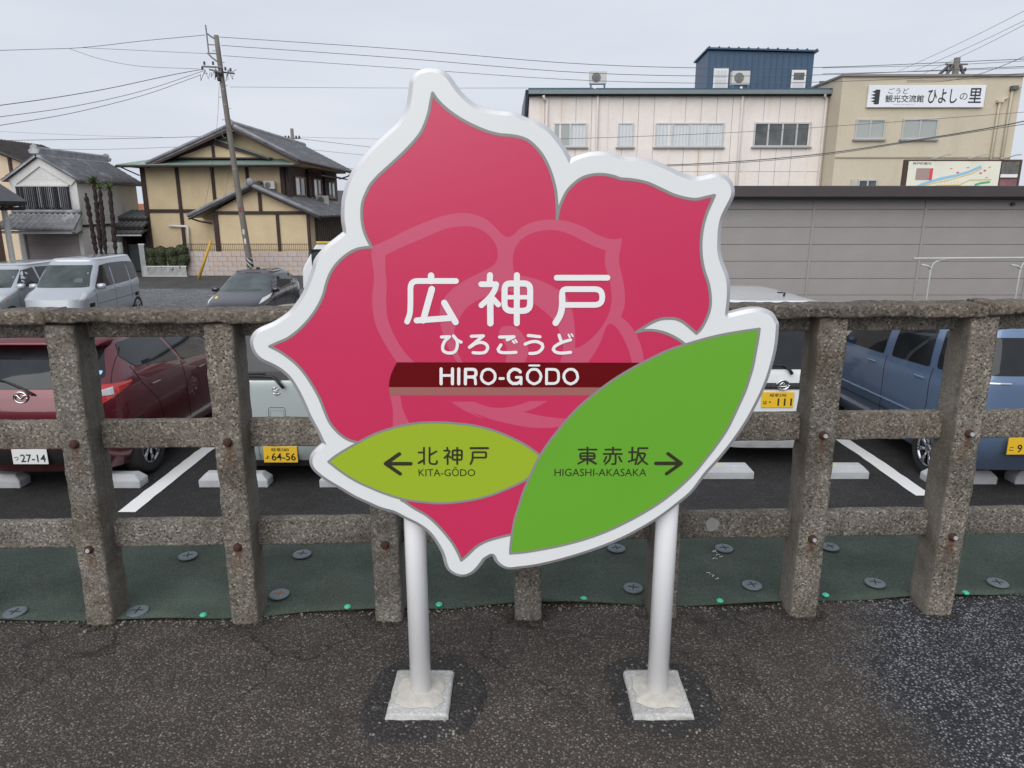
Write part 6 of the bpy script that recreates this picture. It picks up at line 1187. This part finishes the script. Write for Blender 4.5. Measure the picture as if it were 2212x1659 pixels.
PK(Q((.58, 26.72, 5.28), (11.80, 27.0, 5.42), .01).build('gutter', M_gutter, pk_b)); PK(MB().prism([(.58, 26.75, 5.42), (11.80, 26.75, 5.42), (11.80, 36, 6.0), (.58, 36, 6.0)], None, (0, 0, .06)).build('roof', M_bluem, pk_b)); PK(Q((.58, 26.8, 5.24), (11.80, 26.99, 5.278)).build('soffit', M_under, pk_b))
PK(MB().prism([(.48, 26.85, 5.22), (.48, 26.72, 5.42), (.48, 36, 6.02), (.48, 44, 6.0), (.48, 44, 5.0), (.48, 29.5, 4.9)], None, (.10, 0, 0)).build('roof_end', M_bluem, pk_b))
for k in range(28): PK(MB().tube([(.66 + k * .409, 26.74, 5.44), (.66 + k * .409, 35.9, 6.05)], .035, 5).build('roof_seam', M_bluem, pk_b))
window(pk_b, 1.50, 2.69, 3.52, 4.35, 27.0, 2, [M_gsh, M_curt]); window(pk_b, 3.81, 4.37, 3.52, 4.35, 27.0, 1, M_curt); window(pk_b, 5.16, 7.62, 3.52, 4.35, 27.0, 4, [M_curt, M_curt, M_curt, M_curt]); window(pk_b, 8.70, 10.75, 3.53, 4.36, 27.0, 4, M_darkg)
for w in [o for o in bpy.data.objects if o.name.startswith('window') and o.parent == pk_b]: PK(w)
for x, zt_, xb in ((1.25, 5.12, 1.25), (3.05, 5.4, 3.05), (8.2, 5.4, 8.2), (11.18, 5.2, 11.18)): PK(MB().tube([(x - .14, 26.75, zt_ + .1), (x - .10, 26.86, zt_ + .02), (x, 26.93, zt_ - .03), (x, 26.93, zt_ - .25), (xb, 26.93, FAR)], .045, 8).build('drain_pipe', M_pkc, pk_b, True))
ph = empty('rooftop_penthouse', (9.5, 30, 5.6), 0, 'dark blue metal rooftop structure on the pink building', 'rooftop structure')
def PH(o): o.location = o.location - Vector((9.5, 30, 5.6)); return o
PH(MB().prism([(7.66, 30, 5.5), (11.8, 30, 5.5), (11.8, 30, 7.24), (7.66, 30, 7.34)], None, (0, 1.9, 0)).build('wall', M_bluem, ph)); PH(MB().prism([(7.58, 29.85, 7.37), (11.9, 29.85, 7.27), (11.9, 32.0, 7.15), (7.58, 32.0, 7.24)], None, (0, 0, .06)).build('roof', M_bluem, ph))
for k in range(17): PH(Q((7.72 + k * .24, 29.975, 5.55), (7.75 + k * .24, 29.998, 7.22)).build('wall_rib', M_bluem, ph))
for k in range(12): PH(MB().tube([(7.65 + k * .38, 29.83, 7.44 - k * .0085), (7.65 + k * .38, 31.9, 7.30 - k * .0085)], .035, 5).build('roof_rib', M_bluem, ph))
for a, b, zt_ in ((7.90, 8.48, 6.70), (10.96, 11.53, 6.62)):
    d = empty('door'); d.parent = ph; PH(Q((a, 29.92, 5.7), (b, 29.974, zt_), .006).build('frame', M_white_p, d)); PH(Q((a + .08, 29.905, zt_ - .36), (b - .08, 29.919, zt_ - .1)).build('glass_pane', M_darkg if a > 10 else M_curt, d)); PH(Q((a + .08, 29.905, 5.8), (b - .08, 29.919, zt_ - .42)).build('lower_panel', pm('door_panel', (.58, .58, .58), .5, .1), d))
for k in range(9): Q((-.12, 0, 0), (.12, .06, .05), .01).build('snow_guard', M_white_p, pk_b).location = (7.3 - 6.2 + k * .55, 1.4, 5.53 - FAR)
ac_unit((3.15, 28.0, 5.52), 'air conditioner on a stand at the left of the pink building roof', .78, 0, .35); ac_unit((8.43, 28.2, 5.52), 'air conditioner in front of the blue rooftop structure', .85, 0, .32)
nb = empty('side_block', (10.9, 31, 5.4), 0, 'small brown tiled roof with blue edge between the pink and beige buildings', 'roof'); MB().prism([(0.4, -3.5, .10), (2.2, -3.5, .1), (2.2, -1, .75), (1.2, -1, .75)], None, (0, 0, .08)).build('roof', pm('brown_tile', (.14, .09, .065), .7, .3, 4), nb); MB().prism([(.35, -3.6, .0), (2.2, -3.6, 0), (2.2, -3.6, .12), (.95, -3.6, .5)], None, (0, .1, 0)).build('edge', M_bluem, nb)
lb_ = empty('rear_block', (-.6, 33, FAR), 0, 'grey flat roof corner behind the left end of the pink building', 'building'); MB().box((-1.0, 0, 0), (1.6, 4, 5.93)).build('wall', pm('grey_wall', (.30, .27, .25), .8, .1), lb_); Q((-1.1, -.1, 5.93), (1.6, 4.1, 6.03)).build('roof_edge', M_fas, lb_)

# ---------------------------------------------------------------- beige building with name board
bg_b = empty('beige_building', (14.6, 26, FAR), 0, 'beige rendered building with a long white name board at the right', 'building')
def BG(o): o.location = o.location - Vector((14.6, 26, FAR)); return o
M_beige = pm('beige_render', (.58, .51, .39), .9, .10, .9, .15, 50, streak=((.42, .36, .28), (1.6, 1.6, .3), .3))
BG(MB().box((11.28, 26, FAR), (17.42, 36, 5.72)).build('wall', M_beige, bg_b)); BG(Q((11.22, 25.92, 5.722), (17.48, 36, 5.80), .01).build('parapet_cap', pm('cap_grey', (.24, .22, .20), .6, .1), bg_b)); BG(Q((11.29, 25.965, 3.08), (17.41, 25.998, 3.12)).build('string_line', pm('beige_dark', (.38, .33, .25), .9, .1), bg_b))
for a in ((11.72 + .16, 12.90, 3.70, 4.36), (13.50, 14.72, 3.70, 4.37)): BG(window(bg_b, *a, 26.0, 2, M_gsh))
for a in ((11.95, 12.05, 1.3, 2.36), (12.18, 12.86, 1.3, 2.36)): BG(window(bg_b, *a, 26.0, 1 if a[0] < 12 else 2, M_darkg))
for x, z0 in ((16.71, 4.95), (17.08, 5.3)): BG(MB().tube([(x + .25, 25.93, z0 + .1), (x + .1, 25.93, z0 + .05), (x, 25.93, z0), (x, 25.93, 1.5)], .045, 8).build('drain_pipe', M_beige, bg_b, True))
BG(Q((17.0, 25.8, 5.28), (17.2, 25.99, 5.42), .01).build('vent_hood', M_acd, bg_b)); BG(Q((16.6, 25.86, 4.88), (16.82, 25.99, 4.98), .01).build('pipe_box', M_beige, bg_b))
nbd = empty('name_board', (14.15, 25.9, 4.73), 0, 'long white name board with black brush lettering on the beige building', 'sign')
Q((-1.99, 0, 0), (2.0, .08, .71), .01).build('board', flat('board_white', (.76, .78, .82), .5), nbd); M_bi = flat('board_ink', (.03, .03, .045), .6)
text('board_kana', 'ごうど', -1.32, .44, -.62, .62, -.004, M_bi, nbd); text('board_kanji', '観光交流館', -1.40, .16, -.08, .40, -.004, M_bi, nbd, .012); text('board_small_roman', 'Godo', -1.1, .08, -.40, .105, -.004, flat('board_grey', (.30, .30, .33), .6), nbd)
text('board_name_brush', 'ひよし', .05, .13, 1.05, .59, -.004, M_bi, nbd, .012); text('board_name_brush', 'の', 1.14, .24, 1.40, .46, -.004, M_bi, nbd, .0); text('board_name_brush', '里', 1.44, .14, 1.88, .62, -.004, M_bi, nbd, .012)
mb = MB()
for k, (z, w) in enumerate(((.10, .10), (.17, .20), (.27, .22), (.37, .21), (.47, .19))):
    plate(mb, [(-1.70 - w * .95, z + .03), (-1.70 - w * .3, z + .07), (-1.70 + w * .45, z + .085), (-1.70 + w * .45, z), (-1.70 - w * .35, z - .01)], -.003 - k * .0005); plate(mb, [(-1.76, z), (-1.76, z + .10), (-1.60, z + .10), (-1.60, z)], -.0027 - k * .0005)
mb.build('pagoda_emblem', M_bi, nbd, fix=False)
WIRES = [
('topmost overhead wire running right from the leaning pole', [(-11.36, 30, 7.82), (-4.29, 29, 7.19), (2.89, 27.5, 6.38), (9.34, 26, 6.0), (16.61, 24.5, 6.01)], 0.014),
('second overhead wire running right from the leaning pole', [(-11.31, 30, 7.52), (-4.3, 29, 6.88), (2.9, 27.5, 6.09), (9.36, 26, 5.76), (16.64, 24.5, 5.79)], 0.014),
('third overhead wire running right from the leaning pole', [(-11.28, 30, 7.15), (-4.31, 29, 6.53), (2.9, 27.5, 5.84), (9.38, 26, 5.53), (16.68, 24.5, 5.58)], 0.012),
('faint low wire running right from the leaning pole', [(-11.12, 30, 6.01), (-4.34, 29, 5.82), (2.86, 27, 5.52)], 0.009),
('overhead wire with spacers running left from the pole top', [(-11.9, 30, 7.89), (-14.27, 30, 7.69), (-16.77, 30, 7.44), (-18.54, 30, 7.38), (-20.38, 30, 7.33)], 0.014),
('overhead wire joining the pole arm to the left line', [(-11.83, 30, 7.22), (-14.32, 30, 7.33), (-16.77, 30, 7.44)], 0.01),
('slack wire hanging between the left line and the pole', [(-17.23, 30, 7.4), (-16.12, 30, 7.04), (-14.67, 30, 6.78), (-12.28, 30, 6.67)], 0.01),
('upper of three cables coming in from the left to the pole', [(-12.06, 30, 6.67), (-12.61, 28, 6.09), (-13.8, 26, 5.35), (-14.66, 24, 4.75), (-15.11, 22, 4.26)], 0.016),
('middle of three cables coming in from the left to the pole', [(-12.07, 30, 6.61), (-13.05, 27, 5.44), (-13.96, 24, 4.51), (-14.47, 21, 3.83)], 0.012),
('lowest of three cables coming in from the left to the pole', [(-12.23, 30, 6.45), (-13.07, 27, 5.29), (-13.98, 24, 4.32), (-14.51, 21, 3.6)], 0.012),
('far wire crossing above the storehouse roof', [(-34.95, 50, 5.72), (-27.57, 50, 5.83), (-21.51, 50, 5.96), (-18.72, 50, 6.1)], 0.022),
('lower far wire crossing above the storehouse roof', [(-38.54, 55, 5.62), (-30.43, 55, 5.54), (-24.27, 55, 5.72)], 0.018),
('faint far wire just above the storehouse ridge', [(-41.81, 60, 7.31), (-33.77, 60, 6.97), (-27.99, 60, 6.83)], 0.012),
('far wire right of the ochre house ridge', [(-16.92, 60, 6.72), (-13.01, 60, 6.27), (-10.52, 60, 6.0)], 0.022),
('lower far wire right of the ochre house ridge', [(-16.71, 60, 5.95), (-13.05, 60, 5.58), (-10.54, 60, 5.37)], 0.018),
('thin far wire with clips behind the ochre house ridge', [(-19.17, 60, 6.89), (-12.99, 60, 6.76), (-10.48, 60, 6.7)], 0.014),
('wire leaving the ochre house eave to the right', [(-10.28, 40, 3.44), (-8.74, 40, 3.43), (-7.06, 40, 3.38)], 0.014),
('thin service wire hanging from the leaning pole to the wing roof', [(-11.52, 30, 6.18), (-11.98, 30.5, 4.59), (-12.9, 31.5, 2.5), (-13.46, 32, 1.38)], 0.008),
('thin service wire from the leaning pole down to the wing gable', [(-11.43, 30, 2.94), (-12.16, 31, 1.75), (-12.75, 31, 0.41)], 0.006),
('thick black cable sweeping across the beige building', [(2.72, 18, 2.37), (4.83, 17, 2.41), (6.67, 16, 2.53), (8.21, 15, 2.74), (9.02, 14, 2.87), (9.56, 13.5, 2.99)], 0.014),
('second black cable running beside the thick cable', [(2.72, 18, 2.35), (4.84, 17, 2.38), (6.67, 16, 2.5), (8.22, 15, 2.72), (9.03, 14, 2.84), (9.57, 13.5, 2.92)], 0.009),
('thin clipped wire crossing the pink building windows', [(1.1, 22, 3.35), (4.02, 22, 3.44), (7.29, 22, 3.58), (9.81, 22, 3.74), (13.41, 22, 3.99), (15.55, 22, 4.15)], 0.009),
('wire crossing the beige building below its parapet', [(12.43, 24, 5.24), (13.68, 24, 5.27), (14.58, 23.5, 5.45), (15.24, 22, 5.85)], 0.012),
('second wire crossing the beige building parapet', [(12.43, 24, 5.28), (14.45, 24, 5.33), (16.05, 23, 5.39)], 0.01),
('upper of three wires rising to the top right corner', [(22.66, 45, 9.13), (22.36, 38, 9.39), (21.47, 32, 9.45)], 0.013),
('middle of three wires rising to the top right corner', [(23.53, 45, 9.13), (22.76, 38, 9.17), (21.54, 32, 9.08)], 0.013),
('lower of three wires rising to the top right corner', [(24.14, 45, 8.99), (23.03, 38, 9.03), (21.57, 32, 8.94)], 0.013),
('upper wire passing the roof pole behind the beige building', [(18.25, 45, 9.35), (25.52, 45, 9.51), (31.3, 45, 9.8)], 0.018),
('lower wire passing the roof pole behind the beige building', [(18.28, 45, 9.03), (25.57, 45, 9.2), (31.37, 45, 9.4)], 0.018),
]
# ================================================================= POLES AND WIRES
M_poleg = pm('pole_concrete', (.19, .168, .150), .85, .2, 6, .2, 60); M_steel = pm('galvanised', (.26, .26, .27), .5, .2, 10, metal=.5); M_wire = pm('wire_black', (.10, .10, .11), .6, .1); M_insul = pm('insulator', (.045, .040, .05), .35, .2)
up = empty('utility_pole', (-10.9, 30, FAR), 0, 'leaning concrete utility pole with cross arms before the ochre house', 'utility pole')
def pole_pt(t): return Vector((-.575 * t - .05 * math.sin(t * 3.1), 0, 9.38 * t))
mb = MB().tube([pole_pt(k / 14) for k in range(15)], .132, 14, r1=.090); mb.build('shaft', M_poleg, up, True)
def stripe_mat():
    m, nt, b = new_mat('hazard_stripes'); v = obcoord(nt); s = node(nt, 'ShaderNodeSeparateXYZ'); nt.links.new(v, s.inputs[0])
    f = math_(nt, 'FRACT', math_(nt, 'MULTIPLY', math_(nt, 'ADD', s.outputs[2], s.outputs[0]), 5.2)); c = mixc(nt, math_(nt, 'GREATER_THAN', f, .58), (.02, .02, .02), (.30, .30, .29))
    nt.links.new(c, b.inputs['Base Color']); b.inputs['Roughness'].default_value = .6; return m
MB().tube([pole_pt(.02) + Vector((0, -.002, 0)), pole_pt(.092) + Vector((0, -.002, 0))], .139, 16).build('hazard_sleeve', stripe_mat(), up, True)
for t in (.30, .47, .73, .79): MB().tube([pole_pt(t) - Vector((0, 0, .03)), pole_pt(t) + Vector((0, 0, .03))], .136 - .04 * t, 14).build('band', M_steel, up)
for k in range(13):
    t = .40 + k * .045; s_ = 1 if k % 2 else -1; MB().tube([pole_pt(t), pole_pt(t) + Vector((s_ * .20, -.05, 0))], .012, 5).build('step_bolt', M_steel, up)
W_ = lambda x, z: Vector((x + 10.9, 0, z - FAR))
for nm, pts, r_ in (('earth_wire_stay', [W_(-11.85, 8.25), W_(-11.84, 7.94), W_(-11.83, 7.2)], .030), ('top_bracket', [W_(-11.84, 7.96), W_(-11.70, 7.85), W_(-11.45, 7.70)], .035), ('lower_bracket', [W_(-11.83, 7.2), W_(-11.72, 7.08), W_(-11.38, 6.83)], .035), ('tie_bar', [W_(-11.83, 7.55), W_(-11.44, 7.53)], .018), ('tie_bar', [W_(-11.90, 7.24), W_(-11.42, 7.22)], .022)): MB().tube(pts, r_, 6).build(nm, M_steel, up)
for a, b, y in (((-12.08, 6.74), (-11.3, 6.70), -.12), ((-11.5, 6.58), (-10.93, 6.52), .1), ((-11.75, 6.60), (-11.30, 6.50), -.3)):
    MB().tube([W_(*a) + Vector((0, y, 0)), W_(*b) + Vector((0, y, 0))], .035, 6).build('cross_arm', M_steel, up)
for x, z in ((-12.0, 6.80), (-11.66, 6.80), (-11.2, 6.60), (-11.0, 6.56), (-12.1, 6.62)): MB().lathe([(.03, 0), (.05, .03), (.03, .06), (.05, .09), (.02, .13)], 10, Matrix.Translation(W_(x, z) + Vector((0, -.1, 0)))).build('insulator', M_insul, up, True)
rnd = random.Random(8)
for k in range(16):
    x = rnd.choice((-12.0, -11.6, -11.5, -11.45, -11.1, -11.0)); z = 6.65 + rnd.uniform(-.1, .05); q = rnd.uniform(.15, .45); x2 = x + rnd.uniform(-.25, .25)
    MB().tube([W_(x, z) + Vector((0, -.1, 0)), W_((x + x2) / 2 + rnd.uniform(-.1, .1), z - q) + Vector((0, -.15, 0)), W_(x2, z - q * rnd.uniform(.2, .9)) + Vector((0, -.1, 0))], .011, 5).build('jumper_cable', M_wire, up)
for x, z in ((-11.56, 6.35), (-11.48, 6.2), (-11.35, 6.4)): MB().lathe([(.05, 0), (.06, .05), (.06, .22), (.03, .28)], 10, Matrix.Translation(W_(x, z) + Vector((0, -.14, 0)))).build('cable_joint', M_insul, up, True)
MB().tube([W_(-11.31, 4.3) + Vector((-.12 + .14 * math.cos(a), -.1, .22 * math.sin(a))) for a in [.4 * k for k in range(13)]], .016, 6).build('cable_coil', M_wire, up)
for t, c in ((.205, (.55, .55, .53)), (.165, (.60, .60, .58)), (.30, (.22, .03, .04))): Q((-.06, -.148, -.10), (.02, -.134, .10), .004).build('number_tag', pm('tag_%d' % int(t * 1000), c, .5, .1), up).location = pole_pt(t) + Vector((.02, .012 + .03 * t, 0))
gy = MB().tube([(-12.36, 29.72, .08), (-13.03, 29.70, FAR)], .055, 10).build('guy_guard', pm('guard_yellow', (.58, .34, .035), .5, .15, 6), None, True); tag(gy, 'slanting yellow guy-wire guard in front of the block wall', 'guy guard')
# poles further off
for x, y, zt_, rr, lb in ((-17.6, 60, 7.5, .13, 'distant utility pole rising behind the ochre house roof'), (26.1, 45, 9.9, .17, 'distant utility pole rising behind the beige building')):
    fp = empty('utility_pole', (x, y, FAR), 0, lb, 'utility pole'); MB().tube([(0, 0, 0), (0, 0, zt_ - FAR)], rr * 1.3, 10, r1=rr).build('shaft', M_poleg, fp, True)
    for dz in (.75, 1.5) if x < 0 else (.35,): MB().tube([(-.65, 0, zt_ - FAR - dz), (.65, 0, zt_ - FAR - dz)], .05, 6).build('cross_arm', M_steel, fp)
    if x > 0:
        for a in (-1.3, -.75, .5): MB().tube([(a * .35, -.1, zt_ - FAR - .4), (a, -.2, zt_ - FAR - 1.2)], .09, 6).build('switch_gear', M_insul, fp)
    for a in (-.55, -.3, .3, .55): MB().lathe([(.06, 0), (.08, .12), (.03, .22)], 8, Matrix.Translation((a, 0, zt_ - FAR - .74))).build('insulator', M_insul, fp)
for lb, P_, r_ in WIRES:
    pts = crom([Vector(p) for p in P_], 6); o = MB().tube(pts, r_ * .75, 5).build('overhead_wire', M_wire, None, True); tag(o, lb, 'wire', 'overhead wires')
